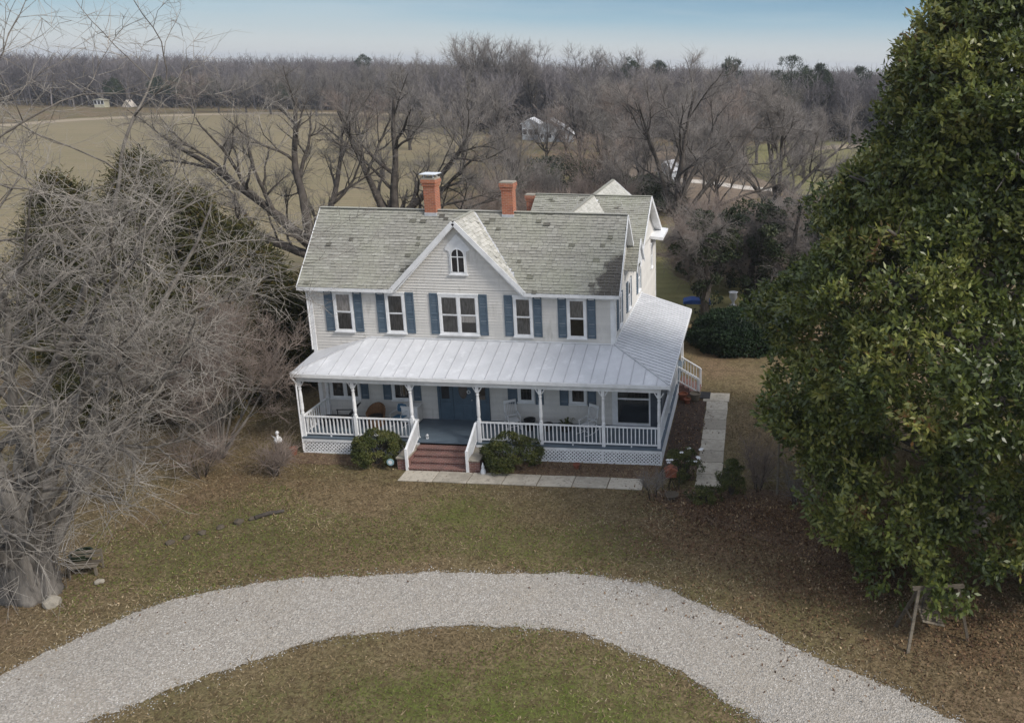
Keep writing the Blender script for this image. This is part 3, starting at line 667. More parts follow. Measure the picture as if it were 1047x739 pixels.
# ================================================================== GROUND
GRN=(.095,.125,.025); RED=(.17,.095,.062); TAN=(.25,.18,.105); OLV=(.105,.105,.040)
PATCHES=[(1.5,-9,5.5,3.2,OLV,.8),(14.3,-16.2,4.0,2.6,GRN,.95),(11,-15.5,2.4,1.2,GRN,.8),(12,-8.3,5.5,1.6,OLV,.8),(8.5,-6.6,2.2,1.1,GRN,.6),(17.5,-7.6,4.5,1.9,RED,.75),(4,-5.5,6,1.7,TAN,.6),(19,-16.8,1.6,1.8,TAN,.6),(23,-9.5,4,1.6,RED,.8),(26,-12,4,2,RED,.6),(20.5,2,2.4,6,TAN,.75),(-1,-4,4,3,RED,.4)]
def ground_mat():
    m,nt,b=newmat('lawn_ground'); v=coords(nt)
    n1=noise(nt,v,.16,4,.55); n2=noise(nt,v,.9,6,.65); n3=noise(nt,v,9,6,.75); n4=noise(nt,v,45,4,.8)
    c=ramp(nt,n1,[(.38,(.215,.150,.094)),(.5,(.180,.142,.076)),(.64,(.135,.128,.052))])
    def patch(cx,cy,sx,sy,colr,amt,c):   # greener or drier parts of the lawn, with ragged edges
        mp_=nt.nodes.new('ShaderNodeMapping'); mp_.inputs['Location'].default_value=(-cx/sx,-cy/sy,0); mp_.inputs['Scale'].default_value=(1/sx,1/sy,0); nt.links.new(v,mp_.inputs['Vector'])
        ln=nt.nodes.new('ShaderNodeVectorMath'); ln.operation='LENGTH'; nt.links.new(mp_.outputs['Vector'],ln.inputs[0])
        a_=nt.nodes.new('ShaderNodeMath'); a_.operation='MULTIPLY_ADD'; nt.links.new(n5,a_.inputs[0]); a_.inputs[1].default_value=1.6; nt.links.new(ln.outputs['Value'],a_.inputs[2])
        return mix(nt,ramp(nt,a_.outputs[0],[(.85,(amt,)*3),(1.0,(amt*.6,)*3)] if False else [(.55,(amt,)*3),(1.0,(0,0,0))]),c,colr)
    n5=noise(nt,v,.8,5,.7)
    mlt=nt.nodes.new('ShaderNodeMath'); mlt.operation='SUBTRACT'; nt.links.new(n5,mlt.inputs[0]); mlt.inputs[1].default_value=.42; n5=mlt.outputs[0]
    for q in PATCHES: c=patch(*q,c)
    c=mix(nt,ramp(nt,n2,[(.45,(0,0,0)),(.65,(.6,.6,.6))]),c,(.215,.165,.098))
    c=mix(nt,ramp(nt,n3,[(.42,(.8,.8,.8)),(.55,(0,0,0))]),c,(.072,.055,.030))
    c=mix(nt,ramp(nt,noise(nt,v,2.3,7,.75),[(.40,(.75,.75,.75)),(.52,(0,0,0))]),c,(.085,.062,.034))
    c=mix(nt,ramp(nt,n4,[(.55,(0,0,0)),(.7,(.5,.5,.5))]),c,(.26,.21,.125))
    nt.links.new(c,b.inputs['Base Color']); b.inputs['Roughness'].default_value=.95; b.inputs['Specular IOR Level'].default_value=.1
    bump(nt,b,n3,.7,.05); return m
M['ground']=ground_mat()
def sheet(name,pts,z,m,div=None):
    mb=MB(); mb.face([(x,y,z) for x,y in pts]); o=mb.build(name,m); tag(o,kind='structure'); return o
sheet('ground',[(-3000,-300),(3000,-300),(3000,4000),(-3000,4000)],0,M['ground'])
def fieldmat(name,a,b_,c_,s=.02):
    m,nt,b=newmat(name); v=coords(nt,(1,1.0,1)); n1=noise(nt,v,s,5,.6); v2=coords(nt,(.3,1.6,1)); n2=noise(nt,v2,.35,6,.7); n3=noise(nt,v,2.2,5,.8)
    wv=nt.nodes.new('ShaderNodeTexWave'); wv.inputs['Scale'].default_value=.22; wv.inputs['Distortion'].default_value=1.2; wv.inputs['Detail'].default_value=2; mpw=nt.nodes.new('ShaderNodeMapping'); mpw.inputs['Rotation'].default_value=(0,0,1.35); nt.links.new(v,mpw.inputs['Vector']); nt.links.new(mpw.outputs['Vector'],wv.inputs['Vector'])
    c=ramp(nt,n1,[(.35,a),(.65,b_)]); c=mix(nt,ramp(nt,wv.outputs['Fac'],[(.4,(0,0,0)),(.8,(.30,.30,.30))]),c,tuple(x*.72 for x in a)); c=mix(nt,ramp(nt,n2,[(.45,(0,0,0)),(.65,(.6,.6,.6))]),c,c_); c=mix(nt,ramp(nt,n3,[(.5,(0,0,0)),(.7,(.45,.45,.45))]),c,tuple(x*.5 for x in a))
    nt.links.new(c,b.inputs['Base Color']); b.inputs['Roughness'].default_value=.95; b.inputs['Specular IOR Level'].default_value=.05; return m
M['field']=fieldmat('field',(.20,.168,.105),(.245,.20,.125),(.175,.16,.088))
M['field_pale']=fieldmat('pale_field',(.30,.25,.18),(.36,.30,.22),(.24,.19,.13),.05)
M['meadow']=fieldmat('meadow',(.17,.165,.075),(.20,.185,.09),(.22,.19,.10),.05)
M['tilled']=fieldmat('tilled',(.20,.155,.115),(.25,.20,.15),(.15,.12,.09),.05)
M['roadpale']=simple('pale_road',(.55,.50,.44),(.42,.38,.33),.3,.95)
g=lambda x,y:tuple(at(x,y,2,0))[:2]
sheet('field',[g(-60,131),g(0,127),g(80,121),g(160,117),g(260,114.5),g(360,114.5),g(480,119),g(500,135),g(470,170),g(440,215),g(250,300),g(-60,320)],.01,M['field'])
sheet('field_track',[g(-60,134),g(-60,132),g(0,127.5),g(80,121.5),g(160,117.8),g(260,115),g(360,115),g(470,119.5),g(470,121),g(360,116.6),g(260,116.8),g(160,119.6),g(80,123.8),g(0,130)],.03,M['field_pale'])
sheet('far_clearing',[g(430,122),g(520,120),g(600,122),g(680,126),g(700,132),g(600,133),g(500,130),g(440,128)],.03,M['field_pale'])
sheet('tilled_field',[g(630,150),g(760,148),g(800,170),g(790,200),g(700,215),g(640,205)],.01,M['tilled'])
sheet('meadow',[g(760,150),g(830,142),g(930,138),g(960,160),g(900,190),g(820,200),g(770,180)],.014,M['meadow'])
sheet('dirt_track',[g(800,152),g(880,147),g(930,148),g(930,151),g(880,150.5),g(800,157)],.03,M['field_pale'])
sheet('back_lawn',[g(655,235),g(720,222),g(790,232),g(800,300),g(700,330),g(640,330)],.01,M['meadow'])
sheet('farm_road',[g(683,181),g(700,183),g(725,185),g(760,190),g(800,194),g(800,197),g(755,193.5),g(725,188.5),g(697,186.5),g(683,184)],.03,M['roadpale'])

# gravel drive: an arc of real width with ragged edges
outer=[(-3.6,-21.5),(-2.2,-18.6),(-.74,-15.5),(.33,-13.46),(2.11,-11.74),(4.73,-10.8),(7.75,-10.33),(10.91,-10.01),(14.16,-9.94),(16.15,-10.27),(18.13,-11.17),(20.53,-12.66),(23.16,-14.24),(25.13,-15.44),(28,-17.5),(31,-20)]
inner=[(-1.6,-22.8),(-.3,-20.8),(1.3,-18.6),(2.75,-16.86),(3.76,-16.01),(5.46,-14.54),(7.63,-13.31),(10.33,-12.74),(13.23,-12.55),(15.38,-13.0),(17.78,-14.22),(19.56,-15.5),(20.3,-16.0),(22.5,-17.6),(25,-19.6),(27.5,-22)]
def resample(P,n):
    P=[Vector((a,b,0)) for a,b in P]; out=[]
    from mathutils.geometry import interpolate_bezier
    # Catmull-Rom
    for i in range(n):
        t=i/(n-1)*(len(P)-1); k=min(int(t),len(P)-2); u=t-k
        p0=P[max(k-1,0)];p1=P[k];p2=P[k+1];p3=P[min(k+2,len(P)-1)]
        out.append(.5*((2*p1)+(-p0+p2)*u+(2*p0-5*p1+4*p2-p3)*u*u+(-p0+3*p1-3*p2+p3)*u**3))
    return out
nD=520
def smooth(P,w=13): return [sum((P[min(max(j,0),len(P)-1)] for j in range(i-w,i+w+1)),Vector((0,0,0)))/(2*w+1) for i in range(len(P))]
O_=smooth(resample(outer,nD)); I_=smooth(resample(inner,nD))
def wob(i,s): return .06*math.sin(i*.13+s)+.03*math.sin(i*.41+s*2)+random.uniform(-.04,.04)
mb=MB(); DR=[]
for i in range(nD):
    a,b=O_[i],I_[i]; d=(b-a).normalized(); a=a+d*wob(i,1); b=b+d*wob(i,4); DR.append((a,b))
mb.v=[]; 
for a,b in DR: mb.v+=[(a.x,a.y,.012),(a.x*.5+b.x*.5,a.y*.5+b.y*.5,.05),(b.x,b.y,.012)]
for i in range(nD-1):
    k=3*i; mb.f+=[(k,k+1,k+4,k+3),(k+1,k+2,k+5,k+4)]; mb.r+=[0,0]
m,nt,b=newmat('gravel'); v=coords(nt)
vo=nt.nodes.new('ShaderNodeTexVoronoi'); vo.inputs['Scale'].default_value=24; nt.links.new(v,vo.inputs['Vector'])
sc_=nt.nodes.new('ShaderNodeSeparateColor'); nt.links.new(vo.outputs['Color'],sc_.inputs[0])
c=ramp(nt,sc_.outputs[0],[(0,(.17,.167,.16)),(.35,(.26,.255,.243)),(.75,(.35,.34,.32)),(1,(.54,.525,.50))])
c=mix(nt,.35,c,(.41,.35,.275))
c=mix(nt,ramp(nt,noise(nt,v,.45,6,.65),[(.45,(0,0,0)),(.7,(.45,.45,.45))]),c,(.34,.30,.245))
c=mix(nt,ramp(nt,noise(nt,v,5,6,.75),[(.54,(0,0,0)),(.68,(.5,.5,.5))]),c,(.25,.235,.20))
nt.links.new(c,b.inputs['Base Color']); b.inputs['Roughness'].default_value=.95; b.inputs['Specular IOR Level'].default_value=.1
bump(nt,b,vo.outputs['Distance'],.8,.03); M['gravel']=m
dv=mb.build('gravel_drive',m); tag(dv,kind='structure')
# loose stones on the drive and strewn along its edges
n=26000; ii=RNG.integers(0,nD,n); tt=RNG.uniform(-.03,1.03,n); e=RNG.random(n)<.12; tt[e]=np.where(RNG.random(e.sum())<.5,RNG.normal(-.01,.05,e.sum()),RNG.normal(1.01,.05,e.sum()))
A=np.array([[a.x,a.y] for a,_ in DR]); B=np.array([[b.x,b.y] for _,b in DR]); P=A[ii]*(1-tt[:,None])+B[ii]*tt[:,None]+RNG.normal(0,.06,(n,2))
s=RNG.uniform(.010,.028,n); base=np.array([[1,0,0],[-.5,.87,0],[-.5,-.87,0],[0,0,.9]]); ang=RNG.uniform(0,2*PI,n); ca,sa=np.cos(ang),np.sin(ang)
V=np.empty((n,4,3)); V[:,:,0]=P[:,0:1]+s[:,None]*(base[:,0]*ca[:,None]-base[:,1]*sa[:,None]); V[:,:,1]=P[:,1:2]+s[:,None]*(base[:,0]*sa[:,None]+base[:,1]*ca[:,None])
cr=.012+.038*np.clip(1-np.abs(tt*2-1),0,1); V[:,:,2]=cr[:,None]+s[:,None]*base[:,2]
F=(np.arange(n)[:,None,None]*4+np.array([[0,1,3],[1,2,3],[2,0,3]])).reshape(-1,3)
M['stone']=leafmat('loose_stone',[(0,(.16,.157,.15)),(.5,(.30,.295,.28)),(.9,(.44,.43,.41)),(1,(.62,.61,.59))],.9,.2,0)
o=npmesh('loose_gravel',V.reshape(-1,3),F,M['stone'],rnd=np.repeat(RNG.random(n),3)); tag(o,'pale grey gravel stones strewn over the curved drive','gravel',kind='stuff')

# concrete walks, slab by slab in one sheet each
def slabs(name,P0,P1,w,nn,z=.05):
    mb=MB(); P0=Vector(P0);P1=Vector(P1); d=(P1-P0)/nn; u=d.normalized(); nrm=Vector((-u.y,u.x))
    for i in range(nn):
        a=P0+d*i+u*.015; b=P0+d*(i+1)-u*.015; dz=random.uniform(-.008,.008); j=random.uniform(-.02,.02)
        q=[a-nrm*(w/2+j),b-nrm*(w/2-j),b+nrm*(w/2+j),a+nrm*(w/2-j)]
        mb.poly([(p.x,p.y,0) for p in q]+[(p.x,p.y,z+dz) for p in q],[(3,2,1,0),(4,5,6,7),(0,1,5,4),(1,2,6,5),(2,3,7,6),(3,0,4,7)])
    o=mb.build(name,M['concrete'],bevel=.01); tag(o,kind='structure')
slabs('front_walk',(5.3,-3.92),(15.2,-3.92),.84,7)
slabs('side_walk',(17.80,-4.0),(17.75,4.55),1.05,8)
slabs('side_landing',(17.0,5.1),(18.35,5.1),1.05,1,.055)
def bed(name,P,z=.012):
    pts=[]
    for (a,b),(c,d) in zip(P,P[1:]+P[:1]):
        L=math.hypot(c-a,d-b); k=max(1,int(L/.25))
        for i in range(k): pts.append((a+(c-a)*i/k+random.uniform(-.07,.07),b+(d-b)*i/k+random.uniform(-.07,.07)))
    mb=MB(); mb.face([(x,y,z) for x,y in pts]); o=mb.build(name,M['mulch']); tag(o,kind='structure')
bed('side_bed',[(15.77,-3.4),(17.2,-3.4),(17.2,4.7),(15.77,4.9)])
M['mulch2']=simple('leafy_mulch',(.15,.10,.065),(.075,.048,.032),5,.95,bmp=.6,detail=10,c3=(.24,.17,.11),s3=16)
_m=M['mulch']; M['mulch']=M['mulch2']; bed('front_bed',[(8.5,-3.45),(15.6,-3.45),(15.7,-2.3),(8.5,-2.3)]); bed('left_bed',[(-.3,-3.3),(4.8,-3.1),(4.8,-2.3),(-.3,-2.3)])
bed('corner_bed',[(15.4,-4.6),(17.6,-3.9),(21.2,-4.0),(24,-8.2),(22.5,-9.2),(19.5,-7.2),(17,-6.2)],.016); M['mulch']=_m

# ================================================================== VEGETATION TOOLS
def unit(a): return a/np.maximum(np.linalg.norm(a,axis=-1,keepdims=True),1e-9)
def segs_mesh(P0,P1,r0,r1,k=3):
    n=len(P0); d=unit(P1-P0); ref=np.where(np.abs(d[:,2:3])>.9,np.array([[1.,0,0]]),np.array([[0,0,1.]])); u=unit(np.cross(d,ref)); w_=np.cross(d,u)
    a=np.arange(k)*2*PI/k; ring=u[:,None,:]*np.cos(a)[None,:,None]+w_[:,None,:]*np.sin(a)[None,:,None]
    V=np.concatenate([P0[:,None,:]+ring*np.asarray(r0).reshape(-1,1,1),P1[:,None,:]+ring*np.asarray(r1).reshape(-1,1,1)],axis=1)
    f=np.array([[j,(j+1)%k,k+(j+1)%k,k+j] for j in range(k)]); F=(np.arange(n)[:,None,None]*2*k+f[None]).reshape(-1,4)
    return V.reshape(-1,3),F
def grow(rng,p,d,L,r,lvl,out,P):
    n=max(4,int(L/P.get('seg',.55))); st=L/n; p=np.array(p,float); d=unit(np.array(d,float)); pts=[p.copy()]; rad=[r]; ds=[d]
    wig=P['wig'][min(lvl,len(P['wig'])-1)]; tr=P['trop'][min(lvl,len(P['trop'])-1)]
    for i in range(n):
        d=unit(d+rng.normal(0,wig,3)+np.array([0,0,tr])*st); p=p+d*st
        if p[2]<.4: p[2]=.4; d[2]=abs(d[2])
        pts.append(p.copy()); rad.append(r*(1-(i+1)/n*P.get('taper',.75))); ds.append(d)
    out.append((np.array(pts),np.array(rad),lvl))
    if lvl<P['max']:
        nc=P['kids'][lvl]; s0=P['bare'][lvl] if lvl<len(P['bare']) else .15
        for j in range(nc):
            t=s0+(1-s0)*(j+rng.random())/nc; i=min(n-1,int(t*n)); dd=ds[i]
            perp=unit(np.cross(dd,rng.normal(0,1,3))); an=rng.uniform(*P['ang'][min(lvl,len(P['ang'])-1)])
            nd=dd*math.cos(an)+perp*math.sin(an); nd[2]+=P.get('lift',0)
            LL=L*P['ratio'][min(lvl,len(P['ratio'])-1)]*rng.uniform(.65,1.15)*(1-.45*t)
            grow(rng,pts[i],nd,LL,max(rad[i]*rng.uniform(.5,.72),.008),lvl+1,out,P)
def twigs(rng,chains,n,L,r,minl=1,trop=.25,spread=.9,sub=2,bends=2,rmul=1):
    """n fine twigs spawned all along the chains, each with sub-twigs"""
    S=[];T=[];Wt=[]
    for pts,rad,l in chains:
        if l<minl: continue
        a=pts[:-1];b=pts[1:]; k0=0 if l>minl else len(a)//3
        S.append(a[k0:]);T.append(b[k0:]); Wt.append(np.linalg.norm(b-a,axis=1)[k0:]*(1+.6*l))
    S=np.concatenate(S);T=np.concatenate(T);Wt=np.concatenate(Wt); idx=rng.choice(len(S),n,p=Wt/Wt.sum()); u=rng.random((n,1))
    p=S[idx]*(1-u)+T[idx]*u; d=unit(unit(T[idx]-S[idx])*.8+rng.normal(0,spread*.6,(n,3))+np.array([0,0,trop]))
    l=(L*rng.uniform(.4,1.3,(n,1))); P0=[];P1=[];R0=[];R1=[]
    rr=np.full(n,r)*rmul; nodes=[(p,d)]
    for k in range(bends):
        q=p+d*l/bends; P0.append(p);P1.append(q); R0.append(rr*(1-.35*k));R1.append(rr*(1-.35*(k+1)))
        p=q; d=unit(d+rng.normal(0,.28,(n,3))+np.array([0,0,trop*.3])); nodes.append((p,d))
    for s in range(sub):
        a0,d0=nodes[0]; u=rng.uniform(.25,1,(n,1)); base=P0[0]*(1-u)+P1[0]*u if s%2 else P0[-1]*(1-u)+P1[-1]*u
        dd=unit(d0+rng.normal(0,.6,(n,3))+np.array([0,0,trop*.5])); ll=l*rng.uniform(.25,.6,(n,1))
        P0.append(base);P1.append(base+dd*ll);R0.append(rr*.55);R1.append(rr*.3)
    return np.concatenate(P0),np.concatenate(P1),np.concatenate(R0),np.concatenate(R1)
def limbs(mb,chains,maxl,k0=10):
    for pts,rad,l in chains:
        if l>maxl: continue
        i0=len(mb.v); mb.tube([tuple(q) for q in pts],[float(x) for x in rad],max(4,k0-2*l),cap=True)
        if rad[0]>.09:
            k=max(4,k0-2*l)
            for q in range(len(pts)):
                c=Vector(pts[q])
                for j in range(k):
                    w_=i0+q*k+j; v=Vector(mb.v[w_]); mb.v[w_]=tuple(c+(v-c)*(1+.13*math.sin(j*2.4+l)+random.uniform(-.14,.14)))
def bare_tree(name,label,base,rng,P,stems,ntw,tL,tr,mb_,mt,root=None,group=None,minl=1,sub=2,trop=.25,spread=.9,flare=1.0,cat='tree',limb_l=2):
    root=root or thing(name,label,cat,base,0,group); ch=[]
    for s in stems: grow(rng,s['p'],s['d'],s['L'],s['r'],0,ch,P)
    mb=MB(); limbs(mb,ch,limb_l)
    if flare:
        r=max(s['r'] for s in stems)*flare; i0=len(mb.v); mb.lathe([(r*1.6,-.05),(r*1.38,.12),(r*1.24,.4),(r*1.14,.9),(r*1.05,1.5),(r*.85,2.1),(r*.4,2.7)],(0,0,0),14)
        for q in range(i0,len(mb.v)):
            v=mb.v[q]; a=math.atan2(v[1],v[0]); e=1+.13*math.sin(a*5+r)+.07*math.sin(a*11+v[2]*2)+random.uniform(-.07,.07); mb.v[q]=(v[0]*e,v[1]*e,v[2])
    mb.build('trunk',M[mb_],root,smooth=True)
    A=[twigs(rng,ch,ntw,tL,tr,minl,trop,spread,sub)]
    hi=[(p,r,l) for p,r,l in ch if l>limb_l]
    if hi: A.append((np.concatenate([p[:-1] for p,_,_ in hi]),np.concatenate([p[1:] for p,_,_ in hi]),np.concatenate([r[:-1] for _,r,_ in hi]),np.concatenate([r[1:] for _,r,_ in hi])))
    V,F=segs_mesh(*[np.concatenate(z) for z in zip(*A)]); V[:,2]=np.maximum(V[:,2],.03)
    npmesh('crown',V,F,M[mt],root); return root

def leaf_cloud(rng,C,D,per,L,W,m,name,parent=None,cone=.9,jit=.12,gloss=0,rn=None):
    """rosettes: C centres, D outward directions, `per` leaves each"""
    n=len(C); D=unit(D); c=np.repeat(C,per,0)+rng.normal(0,jit*L,(n*per,3)); d=np.repeat(D,per,0)
    o=unit(d*rng.uniform(.15,1.0,(n*per,1))+rng.normal(0,cone*.6,(n*per,3))); l=(L*rng.uniform(.6,1.2,(n*per,1))); wv=unit(np.cross(o,rng.normal(0,.5,(n*per,3))+d+np.array([0,0,.3]))); nn=np.cross(wv,o)
    V=np.stack([c,c+o*l*.45+wv*W*.5-nn*W*.12,c+o*l-nn*W*.25,c+o*l*.45-wv*W*.5-nn*W*.12],1)
    F=np.arange(n*per*4).reshape(-1,4); rr=np.repeat(rng.random(n) if rn is None else rn,per)*.55+rng.random(n*per)*.45
    return npmesh(name,V.reshape(-1,3),F,m,parent,rnd=rr)
def lobes_on(rng,centre,prof,n,rl,jr=.6):
    """clump centres on a surface of revolution; prof = [(z,r)...]"""
    z=np.array([a for a,_ in prof]); r=np.array([b for _,b in prof]); zz=rng.uniform(z[0],z[-1],n*4); R=np.interp(zz,z,r); keep=rng.random(n*4)<(R/r.max()*.85+.15); zz=zz[keep][:n]; R=R[keep][:n]; n=len(zz)
    th=rng.uniform(0,2*PI,n); bulge=1+.10*np.sin(3*th+zz*.9)+.07*np.sin(5*th-zz*1.7)
    R=R*bulge-np.abs(rng.normal(0,jr,n)); R=np.maximum(R,.1); dr=np.gradient(r,z); sl=-np.interp(zz,z,dr)
    C=np.stack([centre[0]+R*np.cos(th),centre[1]+R*np.sin(th),centre[2]+zz],1); D=unit(np.stack([np.cos(th),np.sin(th),np.clip(sl,-.4,1.5)*.6+.25],1))
    return C,D,rl*rng.uniform(.6,1.3,n)
def clumps(rng,C,D,rad,per,squash=.75):
    """points on the outer half of each clump"""
    n=len(C); v=unit(rng.normal(0,1,(n*per,3))+np.repeat(D,per,0)*.9); rr=np.repeat(rad,per)[:,None]*rng.uniform(.55,1.05,(n*per,1)); off=v*rr; off[:,2]*=squash
    return np.repeat(C,per,0)+off, v+np.array([0,0,.35]), np.repeat(rng.random(n),per)
# ================================================================== TREES
# big silver-barked maple on the left
rng=np.random.default_rng(5)
PM=dict(max=3,kids=[8,5,3],bare=[.22,.2,.2],ang=[(.5,1.05),(.4,.95),(.4,1.0)],ratio=[.62,.6,.55],wig=[.085,.15,.2],trop=[.07,.02,-.06],seg=.45,taper=.86)
stems=[dict(p=(0,0,-.05),d=(.02,.02,1),L=4.2,r=.60),dict(p=(0,0,.8),d=(.06,.05,1),L=13.4,r=.27),dict(p=(-.25,.1,.9),d=(-.18,.15,1),L=13.6,r=.24),dict(p=(.25,-.1,1.0),d=(.22,.0,1),L=13.0,r=.22),dict(p=(-.1,.2,1.2),d=(-.05,.1,1),L=16.5,r=.16),dict(p=(.1,.1,1.4),d=(.16,.1,1),L=16.5,r=.15),dict(p=(.1,.25,.8),d=(.30,.45,1),L=12.6,r=.20),
 dict(p=(.25,-.2,1.5),d=(.6,-.35,.85),L=8.5,r=.14),dict(p=(.3,.1,2.2),d=(1,.35,.6),L=9.5,r=.13),dict(p=(0,-.3,1.0),d=(-.1,-.6,.9),L=9,r=.14),dict(p=(.2,.1,3.8),d=(1,-.1,.35),L=7.5,r=.10),dict(p=(.1,.1,6),d=(.9,.3,.45),L=8.5,r=.11),dict(p=(-.1,0,7.5),d=(.8,-.2,.5),L=7.5,r=.09),dict(p=(.0,.2,5),d=(.7,.7,.45),L=8.5,r=.11)]
bare_tree('maple_tree','large leafless pale barked tree with many trunks standing by the drive at the left edge','m',rng,PM,stems,4600,1.05,.0085,'bark_grey','twig_grey',minl=1,sub=2,trop=.02,spread=1.0,flare=.86,root=thing('maple_tree','large leafless pale barked tree with many trunks at the left edge beside the drive','tree',(-2.9,-12.0,0)))
mt=bpy.data.objects['maple_tree']; n=140; a=rng.uniform(0,6.28,n); r=rng.uniform(.45,.95,n); z0=rng.uniform(0,1.6,n)*(rng.random(n)<.6); p=np.stack([r*np.cos(a),r*np.sin(a),z0],1); q=p+np.stack([rng.normal(0,.18,n)+.12*np.cos(a),rng.normal(0,.18,n)+.12*np.sin(a),rng.uniform(.7,2.4,n)],1); e=q+np.stack([rng.normal(0,.25,n),rng.normal(0,.25,n),rng.uniform(.2,.8,n)],1)
V,F=segs_mesh(np.concatenate([p,q]),np.concatenate([q,e]),np.repeat([.011,.008],n),np.repeat([.008,.003],n)); npmesh('shoots',V,F,M['twig_dark'],mt)
# crape-myrtle-like shrub tree left of the porch
PC=dict(max=2,kids=[5,4],bare=[.35,.15],ang=[(.3,.7),(.3,.8)],ratio=[.6,.55],wig=[.05,.1,.12],trop=[.03,.03,0],seg=.4,taper=.8)
rng=np.random.default_rng(8); st=[dict(p=(.12*math.cos(a),.12*math.sin(a),0),d=(.34*math.cos(a)*q,.34*math.sin(a)*q,1),L=random.uniform(5.0,6.4),r=.06) for a,q in [(i*.78,1+.5*(i%3)) for i in range(9)]]
bare_tree('crape_myrtle','bushy leafless shrub tree with many slim tan stems between the left tree and the porch',None,rng,PC,st,3600,.75,.008,'bark_grey','twig_tan',sub=3,trop=.3,flare=0,root=thing('crape_myrtle','bushy leafless shrub tree with many slim tan stems between the left tree and the porch','tree',(-2.9,-3.0,0)))
# dark spreading pecans behind the house
PP=dict(max=3,kids=[6,5,4],bare=[.25,.25,.2],ang=[(.5,1.0),(.45,.95),(.4,.9)],ratio=[.7,.62,.55],wig=[.06,.13,.18],trop=[.03,.06,.05],seg=.6,taper=.72)
def pecan(seed,x,y,label,stems,ntw=7000,m1='bark_dark',m2='twig_dark',tL=1.0,tr=.013,P=PP):
    return bare_tree('pecan_tree',label,None,np.random.default_rng(seed),P,stems,ntw,tL,tr,m1,m2,sub=2,trop=.3,flare=1.2,root=thing('pecan_tree',label,'tree',(x,y,0)))
pecan(21,-10.6,20,'dark spreading bare tree leaning left behind the left end of the house roof',
 [dict(p=(0,0,0),d=(-.12,0,1),L=6,r=.5),dict(p=(-.4,0,3.6),d=(-.75,.1,.75),L=11.5,r=.36),dict(p=(-.5,0,4.2),d=(-.38,.3,1),L=10,r=.33),dict(p=(-.3,0,3.0),d=(-1,-.1,.32),L=9.5,r=.26),dict(p=(-.3,.2,4.5),d=(.35,.5,.8),L=8,r=.24),dict(p=(-.4,-.1,3.4),d=(-.95,.2,.1),L=7.5,r=.15)],3600)
pecan(22,-7.2,24,'dark bare tree rising behind the left chimney with a thick forked trunk',
 [dict(p=(0,0,0),d=(.05,0,1),L=6.5,r=.45),dict(p=(.1,0,4.4),d=(.6,.1,.7),L=9.5,r=.30),dict(p=(0,0,4.8),d=(.05,.2,1),L=9,r=.31),dict(p=(0,0,4.2),d=(1,0,.55),L=8.6,r=.22),dict(p=(0,0,4.5),d=(-.5,.2,.9),L=9,r=.29),dict(p=(.2,0,3.8),d=(1,.3,.3),L=8,r=.18)],3600)
pecan(23,12.6,36,'tall bare tree with dark forking limbs just right of the rear roof',
 [dict(p=(0,0,0),d=(.05,0,1),L=7,r=.42),dict(p=(.1,0,3),d=(.7,.1,.75),L=12,r=.24),dict(p=(0,0,3.5),d=(.0,.2,1),L=11,r=.26),dict(p=(0,0,3.2),d=(-.5,.1,.9),L=10.5,r=.24),dict(p=(0,0,2.4),d=(1,.2,.45),L=11,r=.20),dict(p=(0,0,4.4),d=(.35,.3,1),L=10,r=.22)],6500,'bark_dark','twig_brown')
pecan(24,21.6,55,'bare tree with fanning limbs in front of the green meadow on the right',
 [dict(p=(0,0,0),d=(0,0,1),L=4,r=.45),dict(p=(0,0,1.2),d=(.7,.1,.7),L=11.5,r=.28),dict(p=(0,0,1.5),d=(-.1,.2,1),L=11,r=.28),dict(p=(0,0,1.0),d=(-.75,.1,.65),L=10.5,r=.25),dict(p=(0,0,1),d=(1,.2,.35),L=10,r=.2),dict(p=(0,0,1.4),d=(.3,.3,1),L=11.5,r=.25)],9000,'bark_dark','twig_brown',1.3,.017)

# ---- mid-distance bare trees: five shapes, copied
PT=dict(max=2,kids=[9,5],bare=[.18,.15],ang=[(.35,.8),(.35,.9)],ratio=[.6,.5],wig=[.05,.1,.12],trop=[.05,.06,.05],seg=.9,taper=.85)
protos=[]
def mid_proto(seed,h,ntw,mt,wide=1.0,tL=1.3,tr=.022):
    rng=np.random.default_rng(seed); root=thing('bare_tree','x','tree',(0,0,0)); sts=[dict(p=(0,0,0),d=(0,0,1),L=h*.9,r=h*.017)]
    for k in range(4): a=rng.uniform(0,6.28); sts.append(dict(p=(0,0,h*rng.uniform(.08,.3)),d=(.5*wide*math.cos(a),.5*wide*math.sin(a),.9),L=h*.72,r=h*.011))
    return bare_tree('bare_tree','x',None,rng,PT,sts,ntw,tL,tr,'bark_dark',mt,root=root,minl=0,sub=2,trop=.35,flare=1,limb_l=1)
for sd,h,mt,wd in ((31,12,'twig_brown',1.0),(32,12,'twig_brown',1.3),(33,12,'twig_dark',.9),(34,12,'twig_tan',1.2),(35,12,'twig_brown',.7)):
    protos.append(mid_proto(sd,h,1500,mt,wd))
used=set()
def place_bare(k,X,Y,h,label,group,rz=None):
    if k not in used: o=protos[k]; used.add(k)
    else: o=copy_tree(protos[k])
    o.location=(X,Y,0); s=h/12; o.scale=(s*random.uniform(.9,1.15),s*random.uniform(.9,1.15),s); o.rotation_euler.z=random.uniform(0,6.28) if rz is None else rz
    o['label']=label; o['category']='tree'; o['group']=group; return o
def xat(px,Y): return at(px,100,1,Y)[0]
gB='bare trees between the house and the wood'; lB='leafless grey brown tree in the thicket between the house and the far wood'
random.seed(3)
